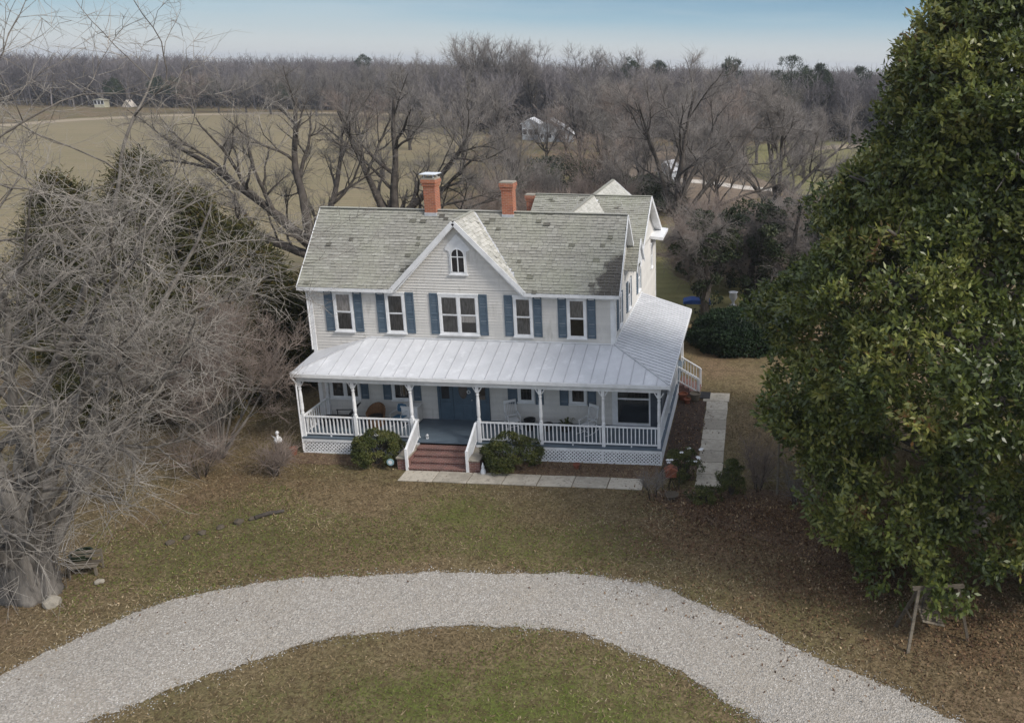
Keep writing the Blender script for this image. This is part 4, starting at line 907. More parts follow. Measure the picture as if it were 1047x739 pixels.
for px,Y,h in [(470,95,12.5),(508,105,14),(556,100,9.5),(577,104,9.5),(522,60,9.5),(552,50,7),(592,95,12),(608,55,9),(622,78,11),(640,100,13),(655,62,10.5),(700,72,11),(718,105,13),(735,62,10),(745,90,12),(775,108,13),(825,90,12),(610,122,14),(690,125,14),(745,128,14),(795,130,14),(365,110,11),(415,118,12),(505,45,8),(570,42,7.5),(635,44,8),(628,124,14),(662,130,14)]:
    place_bare(random.randrange(5),xat(px,Y),Y,h*random.uniform(.9,1.05),lB,gB)
gS='slim bare saplings at the field edge'; lS='slim pale bare tree standing in front of the wood along the left field edge'
for px,Y,h in [(195,205,12),(222,212,13),(250,215,12),(275,210,14),(300,215,14),(322,205,15),(345,210,14),(372,205,15),(400,195,15),(425,190,16),(450,185,16)]:
    place_bare(random.randrange(5),xat(px,Y),Y,h,lS,gS)
gT='tall bare trees above the skyline'; lT='tall bare tree rising above the wood at the middle of the skyline'
for px,Y,h in [(480,170,20.5),(500,175,21),(520,172,20.3),(545,178,19.5),(600,180,19),(640,182,18.5)]:
    place_bare([4,0,4,2,0][int(px)%5],xat(px,Y),Y,h,lT,gT)
# scrub with reddish twigs
def shrub(name,label,x,y,h,wd,n,m,seed,cat='shrub',tr=.008,stem=.02,group=None,lean=0,tL=.7):
    rng=np.random.default_rng(seed); sts=[]
    for k in range(9):
        a=rng.uniform(0,6.28); q=rng.uniform(.1,1)*wd; sts.append(dict(p=(.15*math.cos(a),.15*math.sin(a),0),d=(q*math.cos(a)+lean,q*math.sin(a),1),L=h*rng.uniform(.7,1.05),r=stem))
    return bare_tree(name,label,None,rng,dict(max=1,kids=[5],bare=[.2],ang=[(.3,.8)],ratio=[.5],wig=[.09,.14],trop=[.0,.02],seg=.35,taper=.8),sts,n,tL,tr,'bark_dark',m,root=thing(name,label,cat,(x,y,0),0,group),minl=0,sub=2,flare=0,limb_l=0)
lb='tangled leafless reddish brown shrub behind the house to the right of the rear roof'; gb='bare shrubs behind the house'
sp_=None
for i,(x,y,s) in enumerate([(15.2,24,1),(17.5,26,1.1),(19.5,24,1.0),(21.5,27,1.1),(16.8,30,1.2),(20,31,1.2),(14.2,28,.9),(23,31,1.2)]):
    if sp_ is None: sp_=shrub('bare_shrub',lb,x,y,5.2,.7,2600,'twig_tan',41,group=gb,tr=.012,tL=1.1); o=sp_
    else: o=copy_tree(sp_)
    o.location=(x,y,0); o.scale=(s,s,s); o.rotation_euler.z=i*1.3
lb2='low leafless brown shrub in the thicket behind the middle of the house'; gb2='low shrubs behind the house'
for i,(px,Y,s) in enumerate([(495,34,1.0),(515,40,1.1),(545,36,1.0),(590,38,1.1),(620,36,1.1),(565,33,1.0),(530,31,.9),(640,38,.9)]):
    o=copy_tree(sp_); o.location=(xat(px,Y),Y,0); o.scale=(s,s,s*1.1); o.rotation_euler.z=i*.9; o['label']=lb2; o['group']=gb2

# ---- far wood
rngF=np.random.default_rng(77)
def far_proto(seed,h=17):
    rng=np.random.default_rng(seed); ch=[]; sts=[dict(p=(0,0,0),d=(0,0,1),L=h*.93,r=.24)]
    for k in range(4): a=rng.uniform(0,6.28); sts.append(dict(p=(0,0,h*rng.uniform(.2,.5)),d=(.55*math.cos(a),.55*math.sin(a),1),L=h*.5,r=.14))
    for s in sts: grow(rng,s['p'],s['d'],s['L'],s['r'],0,ch,dict(max=1,kids=[6],bare=[.25],ang=[(.4,.8)],ratio=[.45],wig=[.05,.1],trop=[.04,.05],seg=2.2,taper=.8))
    A=twigs(rng,ch,230,2.0,.055,0,.45,.9,1); B=(np.concatenate([p[:-1] for p,_,_ in ch]),np.concatenate([p[1:] for p,_,_ in ch]),np.concatenate([r[:-1] for _,r,_ in ch]),np.concatenate([r[1:] for _,r,_ in ch]))
    return segs_mesh(*[np.concatenate(z) for z in zip(A,B)])
FP=[far_proto(50+i) for i in range(4)]
spots=[]
def wood(px0,px1,d0,d1,n,h0,h1):
    for _ in range(n):
        px=rngF.uniform(px0,px1); Y=rngF.uniform(d0,d1); spots.append((xat(px,Y),Y,rngF.uniform(h0,h1)))
wood(-80,460,232,262,150,14.5,17.5); wood(-80,460,262,330,150,15.5,17.8)
wood(430,960,150,190,150,13.5,16.5); wood(400,1150,190,300,230,14.5,17.2); wood(-80,120,222,235,25,13,16)
wood(840,1150,165,200,60,12.5,15.5); wood(-500,-80,230,330,90,15,18); wood(1150,1700,170,300,110,14,17)
Vs=[];Fs=[];off=0
spots=[q for q in spots if not (abs(q[0]-xat(563,q[1]))<7*q[1]/160 and q[1]<168)]
for i,(X,Y,h) in enumerate(spots):
    V,F=FP[i%4]; s=h/17; a=rngF.uniform(0,6.28); R=np.array([[math.cos(a),-math.sin(a),0],[math.sin(a),math.cos(a),0],[0,0,1]]); V2=(V@R.T)*np.array([s*1.15,s*1.15,s])+np.array([X,Y,0])
    Vs.append(V2);Fs.append(F+off); off+=len(V)
o=npmesh('wood',np.concatenate(Vs),np.concatenate(Fs),M['forest_twig']); tag(o,'far leafless grey purple wood closing the fields along the whole horizon','wood',kind='stuff')
# undergrowth floor of the wood (dark brush)
n=16000; px=rngF.uniform(-100,1150,n); base=np.interp(px,[-100,0,460,480,840,1150],[232,234,234,152,152,165]); Y=base+rngF.uniform(0,60,n)**1.0
X=np.array([0.]*n); 
D0=at(0,100,1,1); 
A0=np.array([at(p,100,1,y)[0] for p,y in zip(px,Y)]); z=np.abs(rngF.normal(0,2.4,n)); C=np.stack([A0,Y,z],1)
leaf_cloud(rngF,C,np.tile([0,0,1.],(n,1)),3,2.0,.5,leafmat('brush',[(0,(.03,.028,.027)),(.6,(.065,.055,.05)),(1,(.10,.085,.075))],.9,.05,0),'undergrowth',cone=1.2,jit=.5)
o=bpy.data.objects['undergrowth']; tag(o,'dark brushy undergrowth along the foot of the far wood','undergrowth',kind='stuff')
# pines on the skyline
def pine(label,X,Y,h,r,group=None,seed=1):
    rng=np.random.default_rng(seed); t=thing('pine_tree',label,'tree',(X,Y,0),0,group); mb=MB(); mb.tube([(0,0,0),(0,0,h*.5),(.2,0,h*.95)],[.25,.2,.06],6); mb.build('trunk',M['bark_dark'],t)
    C,D,R=lobes_on(rng,(0,0,0),[(h*.5,r*.6),(h*.62,r),(h*.8,r*.95),(h*.94,r*.6),(h,r*.1)],44,r*.42,.5); P_,N_,rn=clumps(rng,C,D,R,40,.6)
    leaf_cloud(rng,P_,N_,3,.8,.12,M['pine_leaf'],'crown',t,rn=rn); return t
for i,(px,Y,h,r,lab) in enumerate([(808,160,18.2,3.6,'broad dark green pine crown on the skyline left of the big magnolia'),(838,165,16.5,2.5,'small rounded dark pine right beside the broad skyline pine'),(748,170,17.8,2.6,'dark pine on the skyline right of the middle'),(645,180,17.6,2.4,'flat topped dark pine above the wood behind the far white house'),(672,185,16.9,2.2,'low dark pine crown on the skyline right of the flat topped pine'),(880,190,16.8,2.2,'far dark pine at the skyline next to the magnolia edge'),(375,260,17.8,3,'small dark evergreen on the skyline above the left chimney')]):
    pine(lab,xat(px,Y),Y,h,r,None,60+i)
lab='dark evergreen at the foot of the wood across the left field'
for i,px in enumerate((118,165,180,215,290)): pine(lab,xat(px,231),231,random.uniform(8,11),2.6,'evergreens along the far field edge',80+i)

# ---- cedars on the left
def cedar(label,X,Y,h,r,seed,name='cedar_tree',group=None):
    rng=np.random.default_rng(seed); t=thing(name,label,'tree',(X,Y,0),0,group); mb=MB(); mb.tube([(0,0,0),(.05,0,h*.5),(0,0,h*.97)],[.18,.12,.03],7)
    nb=int(h*24); A=[];B=[]; C=[];D=[]
    for i in range(nb):
        z=h*(.06+.92*(i+rng.random())/nb); a=rng.uniform(0,6.28); R=r*(1-z/h)**.75*rng.uniform(.6,1.15)*(1 if z>h*.15 else .8)+.12
        e=np.array([R*math.cos(a),R*math.sin(a),z+R*.15]); s=np.array([0,0,z-.1*R]); mb.tube([tuple(s),tuple((s+e)/2+np.array([0,0,-.05])),tuple(e)],[.035,.02,.008],4,cap=False)
        k=max(6,int(R*17)); tt=rng.uniform(.3,1.05,(k,1))**.7; P_=s*(1-tt)+e*tt+rng.normal(0,.13,(k,3)); C.append(P_); D.append(np.tile(e-s,(k,1))+np.array([0,0,.25]))
    mb.build('trunk',M['bark_dark'],t); C=np.concatenate(C);D=np.concatenate(D); leaf_cloud(rng,C,D,7,.34,.06,M['cedar_leaf'],'crown',t,cone=1.0,jit=.6)
cedar('tall dark cedar behind the left tree, topmost of the evergreens on the left',-14,9,11.4,4.6,91)
cedar('dark brownish green cedar left of the house, right of the tallest one',-10.6,8,9.6,4.4,92)
cedar('dark cedar closest to the left corner of the house roof',-6.2,5.2,8.4,3.8,93)
cedar('dark cedar at the far left edge behind the bare tree trunks',-19.5,10,10.0,4.2,94)
cedar('low yellowish green cedar beside the left wall of the house',-3.3,6.0,5.6,2.0,95)
cedar('low dark cedar behind the bare shrub tree',-5.6,1.6,6.2,3.0,96)
cedar('dark cedar standing low between the left tree trunks and the bushy shrub tree',-9.2,.6,6.4,3.2,98)
cedar('dark cedar between the tallest one and the left edge',-11.6,4.0,8.2,4.2,97)

# ---- ivy covered trunks and clipped evergreen mound at the right rear
def ivytree(label,X,Y,h,seed,lean=0,prof=None,n=34):
    rng=np.random.default_rng(seed); t=thing('ivy_clad_tree',label,'tree',(X,Y,0)); ch=[]
    for s in [dict(p=(0,0,0),d=(lean,0,1),L=h,r=.28),dict(p=(lean*2,0,2),d=(.5,.1,.9),L=h*.6,r=.14),dict(p=(lean*2,0,2.2),d=(-.5,.1,.9),L=h*.6,r=.14)]: grow(rng,s['p'],s['d'],s['L'],s['r'],0,ch,dict(max=1,kids=[4],bare=[.5],ang=[(.6,1.1)],ratio=[.5],wig=[.06,.12],trop=[.02,-.05],seg=.6,taper=.7))
    mb=MB(); limbs(mb,ch,1); mb.build('trunk',M['bark_dark'],t)
    V,F=segs_mesh(*twigs(rng,ch,1500,1.3,.011,0,-.25,1.0,2)); npmesh('crown',V,F,M['twig_brown'],t)
    C,D,R=lobes_on(rng,(0,0,0),prof or [(.2,.5),(2.5,.55),(4,1.4),(h*.85,1.8),(h,.5)],n,.6,.2); C[:,0]+=C[:,2]*lean; P_,N_,rn=clumps(rng,C,D,R,60); leaf_cloud(rng,P_,N_,4,.16,.11,M['ivy_leaf'],'ivy',t,rn=rn)
ivytree('slim ivy clad tree trunk nearest the side porch roof',16.3,17.2,7.2,101)
ivytree('thick ivy smothered tree behind the round evergreen mound',19.0,18.2,7.8,102,.02,[(.2,.6),(2.2,.6),(4,2.0),(6.5,2.3),(7.8,.6)],60)
ivytree('ivy smothered tree partly hidden by the magnolia',21.8,18.5,8.0,103,0,[(.2,.6),(3,1.6),(5,2.3),(7,2.2),(8,.6)],60)
def bush(name,label,x,y,prof,n,rl,m,per,seed,L=.09,W=.045,k=4,sx=1,sy=1,group=None,cat='bush',jr=.06):
    rng=np.random.default_rng(seed); t=thing(name,label,cat,(x,y,0),0,group); C,D,R=lobes_on(rng,(0,0,0),prof,n,rl,jr); P_,N_,rn=clumps(rng,C,D,R,per); P_=P_*np.array([sx,sy,1]); P_[:,2]=np.maximum(P_[:,2],.03)
    leaf_cloud(rng,P_,N_,k,L,W,M[m],'foliage',t,rn=rn); mb=MB()
    h=prof[-1][0]; r=max(b for _,b in prof)
    for i in range(9): a=i*.7; mb.tube([(.05*math.cos(a),.05*math.sin(a),0),(sx*r*.4*math.cos(a),sy*r*.4*math.sin(a),h*.5),(sx*r*.7*math.cos(a),sy*r*.7*math.sin(a),h*.8)],[.03,.02,.01],5)
    mb.build('stem',M['bark_dark'],t); return t
bush('evergreen_mound','wide rounded very dark green evergreen mound right of the side porch',18.7,13.0,[(.05,1.6),(.6,1.9),(1.3,1.65),(1.9,1.0),(2.2,.2)],330,.45,'round_leaf',60,111,.13,.07,4,1.45,1.0)
bush('boxwood_bush','rounded green bush against the porch left of the front steps',3.85,-2.95,[(.05,.55),(.4,.9),(.9,.85),(1.25,.5),(1.4,.1)],85,.20,'bush_leaf',60,112,.07,.032,5,1.05,.75)
bush('boxwood_bush','larger rounded green bush against the porch right of the front steps',9.55,-3.0,[(.05,.65),(.4,.95),(.9,.95),(1.3,.65),(1.5,.1)],90,.22,'bush_leaf',60,113,.07,.032,5,1.15,.75)
lg='dark olive evergreen scrub clump in the thicket behind the rear roof'; 
for i,(px,Y,h,r) in enumerate([(545,58,4.2,4),(600,62,4.6,4.5),(635,56,4,3.6),(570,70,4.6,4.5),(668,60,3.6,3)]):
    bush('scrub_bush',lg,xat(px,Y),Y,[(.1,r*.7),(h*.4,r),(h*.8,r*.7),(h,r*.2)],50,1.0,'ivy_leaf',40,120+i,.34,.16,4,1.1,.8,'evergreen scrub behind the house',jr=.5)

M['bark_mid']=simple('bark_mid',(.16,.145,.125),(.07,.06,.055),2.5,.95,detail=8,bmp=.5)
# ---- the magnolia
rng=np.random.default_rng(202); mg=thing('magnolia_tree','huge glossy green magnolia filling the right side of the picture','tree',(27.6,-5.6,0))
prof=[(.6,5.7),(2.5,6.4),(5,6.5),(7.6,7.5),(8.8,6.8),(10.7,5.7),(12,4.7),(13.9,3.6),(16,3.6),(17.3,3.2),(18.6,2.3),(20.2,1.6),(21.2,.5)]
C,D,R=lobes_on(rng,(0,0,0),prof,1350,.85,.85)
C2,D2,R2=lobes_on(rng,(0,0,0),[(11,5.2),(13,3.9),(15,3.7),(17,3.1),(18.6,2.2),(20.2,1.5),(21.2,.4)],330,.85,.7); C=np.concatenate([C,C2]);D=np.concatenate([D,D2]);R=np.concatenate([R,R2])
ground_gap=(C[:,2]<3.0)&(rng.random(len(C))<.45); C,D,R=C[~ground_gap],D[~ground_gap],R[~ground_gap]
P_,N_,rn=clumps(rng,C,D,R,30,.7); P_[:,2]=np.maximum(P_[:,2],.3)
leaf_cloud(rng,P_,N_,7,.24,.10,M['magnolia_leaf'],'foliage',mg,cone=1.0,jit=.25,rn=rn)
ch=[]; sts=[dict(p=(0,0,0),d=(.03,0,1),L=17,r=.55)]
for k in range(34):
    a=k*2.4; z=1.2+14*(k/34); q=np.interp(z,[0,7,16],[.9,1.0,.6]); Lb=np.interp(z,[0,8,18],[6.0,7.0,3]); sts.append(dict(p=(0,0,z),d=(q*math.cos(a),q*math.sin(a),.28),L=float(Lb),r=.14))
for s in sts: grow(rng,s['p'],s['d'],s['L'],s['r'],0,ch,dict(max=1,kids=[6],bare=[.3],ang=[(.4,.9)],ratio=[.4],wig=[.06,.1],trop=[.01,.04],seg=.7,taper=.75))
mb=MB(); limbs(mb,ch,1,9); mb.lathe([(1.0,-.05),(.8,.2),(.62,.7),(.5,1.5)],(0,0,0),12); mb.build('trunk',M['bark_mid'],mg)

# ================================================================== GROUND COVER
def mask_out(P):   # keep off the drive, walks and the house
    A=np.array([[a.x,a.y] for a,_ in DR]); B=np.array([[b.x,b.y] for _,b in DR]); so_=np.argsort(A[:,0]); yo=np.interp(P[:,0],A[so_,0],A[so_,1]); sb=np.argsort(B[:,0]); yi=np.interp(P[:,0],B[sb,0],B[sb,1])
    e_=np.random.default_rng(3).exponential(.10,len(P)); k=~((P[:,1]<yo-e_)&(P[:,1]>yi+e_)); k&=~((P[:,0]>5.2)&(P[:,0]<15.3)&(P[:,1]>-4.36)&(P[:,1]<-3.48)); k&=~((P[:,0]>17.25)&(P[:,0]<18.35)&(P[:,1]>-4)&(P[:,1]<5.65)); k&=~((P[:,0]>-.1)&(P[:,0]<17.25)&(P[:,1]>-2.3)); k&=~((P[:,0]>4.9)&(P[:,0]<8.4)&(P[:,1]>-3.6)); return k
def fbm(P,s,seed): 
    r=np.random.default_rng(seed); o=np.zeros(len(P))
    for i in range(5): k=r.normal(0,1,2)*s*1.7**i; o+=np.sin(P@k+r.uniform(0,6.28))/1.5**i
    return o/2.2
def tufts(n,x0,x1,y0,y1,sz,m,name,label,cat,thr=None,seed=1,rb=0.):
    rng=np.random.default_rng(seed); P=np.stack([rng.uniform(x0,x1,n),rng.uniform(y0,y1,n)],1); k=mask_out(P)
    gm=np.zeros(len(P))
    for cx,cy,sx,sy,cc,am in PATCHES:
        if cc in (GRN,OLV): gm=np.maximum(gm,(1.35 if cc==GRN else .8)*np.exp(-(((P[:,0]-cx)/sx)**2+((P[:,1]-cy)/sy)**2)*1.1))
    gm=gm+.25*fbm(P,1.1,9)
    k&=(gm>thr) if thr is not None else ~((gm>.55)&(rng.random(len(P))<.75))
    P=P[k]; n=len(P); a=rng.uniform(0,6.28,n); h=sz*rng.uniform(.4,1.3,n); w=sz*rng.uniform(.15,.35,n); lean=rng.normal(0,.9,(n,2))*h[:,None]
    V=np.zeros((n,3,3)); V[:,0,:2]=P+np.stack([np.cos(a)*w,np.sin(a)*w],1); V[:,1,:2]=P-np.stack([np.cos(a)*w,np.sin(a)*w],1); V[:,2,:2]=P+lean; V[:,:2,2]=.004; V[:,2,2]=h*.7
    o=npmesh(name,V.reshape(-1,3),np.arange(n*3).reshape(-1,3),m,rnd=np.clip(rng.random(n)*.8+.1+.25*fbm(P,.5,4)+rb,0,1)); tag(o,label,cat,kind='stuff')
tufts(230000,-8,33,-19,6,.075,M['grass_blade'],'dry_grass','short brown winter grass over the whole front lawn','grass',seed=5)
tufts(150000,-8,33,-19,-2,.065,M['grass_green'],'green_grass','patches of olive green grass in the front lawn','grass',thr=.3,seed=6)
def litter(n,pts,sig,name,label,seed,L=.13):
    rng=np.random.default_rng(seed); P=[]
    for (x,y,sx,sy,w) in pts: k=int(n*w); P.append(np.stack([rng.normal(x,sx,k),rng.normal(y,sy,k)],1))
    P=np.concatenate(P); n=len(P); D=np.array([[a.x,a.y] for a,_ in DR]); C=np.concatenate([P,rng.uniform(.02,.06,(n,1))],1); k=~((P[:,0]<15.8)&(P[:,1]>-2.2)); C=C[k]
    leaf_cloud(rng,C,np.tile([0,0,.2],(len(C),1)),1,L,L*.55,M['dry_leaf'],name,cone=1.6,jit=0); tag(bpy.data.objects[name],label,'leaf litter',kind='stuff')
litter(20000,[(23.5,-8.5,2.6,1.8,.38),(20.0,-6.0,2.2,.8,.2),(27,-11,3,2,.25),(17.2,-5.2,1.2,.6,.07),(16.5,0,.5,2.5,.05),(20,-9,4,1.5,.05)],1,'fallen_leaves','dry brown magnolia leaves fallen on the lawn and beds at the right',31,.105)
litter(2600,[(12,-2.8,2.5,.3,.3),(1.5,-9,3,2.5,.4),(0,-4,3,2,.3)],1,'scattered_leaves','small dry leaves scattered on the lawn and the front bed at the left',32,.08)
# ================================================================== SMALL THINGS
# A-frame garden swing under the magnolia
t=thing('garden_swing','weathered wooden A-frame swing with a tilted slatted seat under the magnolia','swing',(25.0,-12.25,0),.15)
mb=MB()
for a,b in (((-.95,-.55,0),(-.55,0,1.75)),((-.95,.6,0),(-.55,0,1.75)),((1.0,-.2,0),(.62,0,1.75)),((1.0,.7,0),(.62,0,1.75))):
    q=MB(); q.bar(a,b,.085,.06,up=(0,1,0)); q.build('leg',M['oldwood'],t)
mb.bar((-.75,0,1.74),(.8,0,1.74),.09,.1); mb.build('top_beam',M['oldwood'],t)
for a,b in (((-.78,-.3,.85),(-.78,.32,.85)),((.83,-.1,.85),(.83,.36,.85))): q=MB(); q.bar(a,b,.05,.04); q.build('side_rail',M['oldwood'],t)
mb=MB(); Rm=Matrix.Translation((-.15,-.05,.8))@Euler((.5,.45,.3)).to_matrix().to_4x4()
for i in range(6): mb.box(-.45,.45,-.25+.09*i,-.18+.09*i,0,.025,M=Rm)
mb.build('seat',M['oldwood'],t)
mb=MB(); Rb=Rm@Matrix.Translation((0,.3,.0))@Euler((1.25,0,0)).to_matrix().to_4x4()
for i in range(7): mb.box(-.45+.13*i,-.36+.13*i,0,.5,0,.022,M=Rb)
for z in (.05,.42): mb.box(-.45,.42,z,z+.06,.023,.045,M=Rb)
mb.build('backrest',M['oldwood'],t)
mb=MB()
for s in (-.42,.42): mb.tube([tuple(Rm@Vector((s,0,.03))),(s*.9,0,1.7)],.012,4)
mb.build('rope',M['blackmetal'],t)
# bench by the left trunk
t=thing('garden_bench','small weathered plank bench with pale slats behind the foot of the left tree','bench',(-2.1,-11.0,0),.25); t.scale=(.8,.8,.8)
mb=MB(); mb.box(-.55,.55,-.22,-.06,.40,.44); mb.box(-.55,.55,-.03,.13,.40,.44); mb.box(-.55,.55,.16,.30,.40,.44); mb.build('seat',M['oldwood'],t)
mb=MB(); mb.bar((-.55,.34,.62),(.55,.34,.62),.03,.12); mb.bar((-.55,.36,.8),(.55,.36,.8),.03,.12); mb.bar((-.5,.33,.0),(-.5,.38,.88),.05,.05,up=(0,1,0)); mb.bar((.5,.33,.0),(.5,.38,.88),.05,.05,up=(0,1,0)); mb.build('backrest',M['oldwood'],t)
for s in (-.48,.48): q=MB(); q.box(s-.04,s+.04,-.2,-.12,0,.40); q.build('leg',M['oldwood'],t)
t=thing('plant_tub','dark green round tub standing behind the left tree trunk','tub',(-2.5,-10.6,0)); mb=MB(); mb.lathe([(.22,0),(.30,.45),(.33,.46),(.33,.52),(.28,.52),(.26,.42),(.01,.4)],(0,0,0),14); mb.build('body',M['ivy_leaf'],t); mb=MB(); mb.tube([(.3,-.05,.49),(.42,-.05,.49),(.42,.05,.49),(.3,.05,.49)],.012,4); mb.build('handle',M['blackmetal'],t)
def rock(name,label,x,y,s,seed,m='concrete',group=None,flat=.7,cat='stone'):
    import bmesh
    bm=bmesh.new(); bmesh.ops.create_icosphere(bm,subdivisions=2,radius=s); r=random.Random(seed)
    for v in bm.verts: v.co*=r.uniform(.8,1.15); v.co.z=max(v.co.z*flat,-s*.3)
    me=bpy.data.meshes.new(name); bm.to_mesh(me); bm.free(); me.materials.append(M[m]); o=bpy.data.objects.new(name,me); col.objects.link(o); o.location=(x,y,s*.25); tag(o,label,cat,group)
rock('garden_stone','pale rounded stone leaning against the foot of the left tree trunk',-1.85,-12.55,.24,3,flat=1.1)
rock('garden_stone','small pale stone lying to the right of the plank bench',-1.3,-11.4,.14,4)
for i,(x,y) in enumerate([(-.6,-9.15),(-.25,-8.8),(.1,-8.5),(.5,-8.1),(.95,-7.75),(1.3,-7.5)]): rock('edging_stone','rough brown stone in the short row set in the lawn at the left',x,y,random.uniform(.12,.19),10+i,'oldwood','edging stones in the left lawn')
mb=MB(); mb.tube([(-.45,0,.08),(0,.04,.09),(.5,-.05,.08)],[.08,.075,.05],9); o=mb.build('fallen_log',M['bark_dark'],loc=(1.75,-7.2,0),rot=(0,0,.65)); tag(o,'short grey fallen log at the right end of the row of edging stones','log')
# bird-feeder stand with clay block, white roses, pale bowl
t=thing('bird_feeder','rusty red box feeder on a dark wire stand at the corner bed','bird feeder',(16.35,-4.35,0),.2); t.scale=(.8,.8,.85)
mb=MB()
for a in range(3): c=2.1*a; mb.tube([(.28*math.cos(c),.28*math.sin(c),0),(.05*math.cos(c),.05*math.sin(c),.6),(.1*math.cos(c),.1*math.sin(c),.8)],.015,5)
mb.tube([(-.4,0,0),(-.42,0,1.0),(-.2,0,1.25),(.2,0,1.25),(.42,0,1.0),(.4,0,0)],.014,5); mb.build('stand',M['blackmetal'],t)
mb=MB(); mb.box(-.26,.26,-.18,.18,.80,1.12); mb.prism([(-.32,1.121),(.32,1.121),(0,1.3)],-.22,.22,'y'); mb.build('feeder_box',M['terracotta'],t)
t=thing('bird_bath','low pale stone bird bath in front of the rusty box feeder','bird bath',(16.45,-5.0,0)); t.scale=(.75,.75,.6); mb=MB(); mb.lathe([(.16,0),(.1,.06),(.09,.3),(.34,.38),(.37,.44),(.3,.42),(.01,.38)],(0,0,0),16); mb.build('bowl',M['oldwood'],t); q=MB(); q.lathe([(.2,0),(.2,.05),(.15,.06)],(0,0,0),12); q.build('foot',M['concrete'],t)
rb=bush('rose_bush','green bush with white blossoms between the porch corner and the side walk',16.75,-3.3,[(.05,.3),(.5,.55),(1.0,.5),(1.35,.15)],34,.18,'bush_leaf',40,131,.08,.035,4,1.3,.8,jr=.2)
mb=MB(); rr=random.Random(4)
for i in range(16):
    c=Vector((rr.uniform(-.85,.85),rr.uniform(-.45,.3),rr.uniform(.75,1.4)))
    for k in range(6):
        a=k*1.05; mb.face([c,c+Vector((.07*math.cos(a-.4),.07*math.sin(a-.4),.03)),c+Vector((.1*math.cos(a),.1*math.sin(a),.015)),c+Vector((.07*math.cos(a+.4),.07*math.sin(a+.4),.03))])
mb.build('blossom',M['trim'],rb)
bush('privet_bush','small dark green bush at the near end of the side walk',18.75,-4.35,[(.05,.3),(.5,.5),(1.0,.42),(1.4,.12)],36,.2,'bush_leaf',40,132,.09,.03,4,1,.9,jr=.15)
bush('yellow_bush','low yellowish plant in front of the near end of the side walk',17.75,-5.0,[(.02,.3),(.3,.5),(.6,.2)],22,.16,'bush_leaf',30,133,.1,.03,4,1.6,.8,jr=.15)
shrub('bare_shrub','low leafless reddish brown shrub to the right of the small dark green bush',19.75,-4.0,1.9,.6,420,'twig_tan',134,tr=.008,stem=.014,tL=.7)
shrub('bare_shrub','thin leafless shrub under the left edge of the magnolia',21.3,-4.9,1.6,.6,260,'twig_brown',135,tr=.008,stem=.014,tL=.6)
shrub('bare_shrub','small twiggy plant beside the bird bath',15.7,-4.9,.9,.7,160,'twig_brown',136,tr=.007,stem=.01,tL=.45)
mb=MB(); mb.tube([(0,0,0),(.02,0,1.2),(0,.02,2.3)],[.06,.05,.03],7); o=mb.build('wooden_post',M['oldwood'],loc=(20.55,-4.3,0)); tag(o,'thin upright wooden post between the bare shrub and the magnolia','post')
for i,(x,y,l) in enumerate([(15.0,-4.8,''),]): pass
# tangle of arching brown canes left of the porch
for i,(x,y,h,lab) in enumerate([(-2.6,-4.6,1.8,'low arching leafless shrub in front of the bushy shrub tree'),(-4.4,-1.8,2.6,'brown leafless shrub behind the bushy shrub tree'),(.2,-4.3,.9,'lowest sprawling bare shrub in the lawn before the left porch corner'),(-4.6,-6.6,2.2,'leafless shrub between the big left tree and the bushy shrub tree')]):
    shrub('cane_shrub',lab,x,y,h,1.3,330,'twig_tan' if i%2==0 else 'twig_grey',140+i,tr=.008,stem=.014,tL=.85)
# white statue, clay pot
t=thing('garden_statue','small white bird statue on a stump left of the porch','statue',(-.55,-2.6,0)); mb=MB(); mb.lathe([(.16,0),(.14,.5),(.16,.55),(.01,.56)],(0,0,0),10); mb.build('stump',M['oldwood'],t)
mb=MB(); mb.lathe([(.02,.0),(.13,.06),(.17,.16),(.12,.27),(.05,.33),(.045,.42),(.075,.48),(.06,.55),(.01,.58)],(0,0,.56),10); mb.poly([(-.1,0,.72),(-.3,0,.95),(-.12,.04,.82),(-.12,-.04,.82)],[(0,1,2),(0,3,1),(1,3,2),(0,2,3)]); mb.build('bird',M['trim'],t,smooth=True)
pot(-.02,-2.45,0,.16,.32,'terracotta','pale brown clay pot on the ground beside the white bird statue')
# lawn sign by the steps: round pale blue disc
t=thing('yard_sign','small round pale blue yard sign on a stake left of the front steps','sign',(4.72,-3.58,0)); mb=MB(); mb.bar((0,0,0),(0,0,.35),.02,.02,up=(0,1,0)); mb.build('stake',M['blackmetal'],t)
mb=MB(); mb.prism([(.15*math.cos(k*PI/8),.42+.15*math.sin(k*PI/8)) for k in range(16)],-.02,.0,'y'); M['paleblue']=simple('pale_blue',(.28,.42,.46),(.22,.34,.38),4,.5); mb.build('disc',M['paleblue'],t)
mb=MB(); mb.prism([(.09*math.cos(k*PI/8),.42+.09*math.sin(k*PI/8)) for k in range(16)],-.026,-.021,'y'); mb.build('centre',M['trim'],t)
t=thing('garden_gnome','small white figurine at the foot of the right brick step wall','figurine',(8.55,-3.55,0)); mb=MB(); mb.lathe([(.10,0),(.11,.12),(.08,.25),(.05,.28),(.07,.34),(.05,.40),(.02,.5),(.005,.54)],(0,0,0),10); mb.build('body',M['trim'],t,smooth=True); q=MB(); q.lathe([(.12,0),(.12,.03),(.01,.031)],(0,0,-.001),10); q.build('base',M['concrete'],t)
t=thing('porch_lantern','tiny white lantern on the porch floor at the top of the front steps','lantern',(5.65,-2.0,FZ)); t.scale=(.7,.7,.7); mb=MB(); mb.box(-.06,.06,-.06,.06,0,.04); mb.box(-.06,.06,-.06,.06,.2,.24); mb.lathe([(.06,.24),(.01,.31)],(0,0,0),4)
for sx in (-.05,.05):
    for sy in (-.05,.05): mb.box(sx-.008,sx+.008,sy-.008,sy+.008,.04,.2)
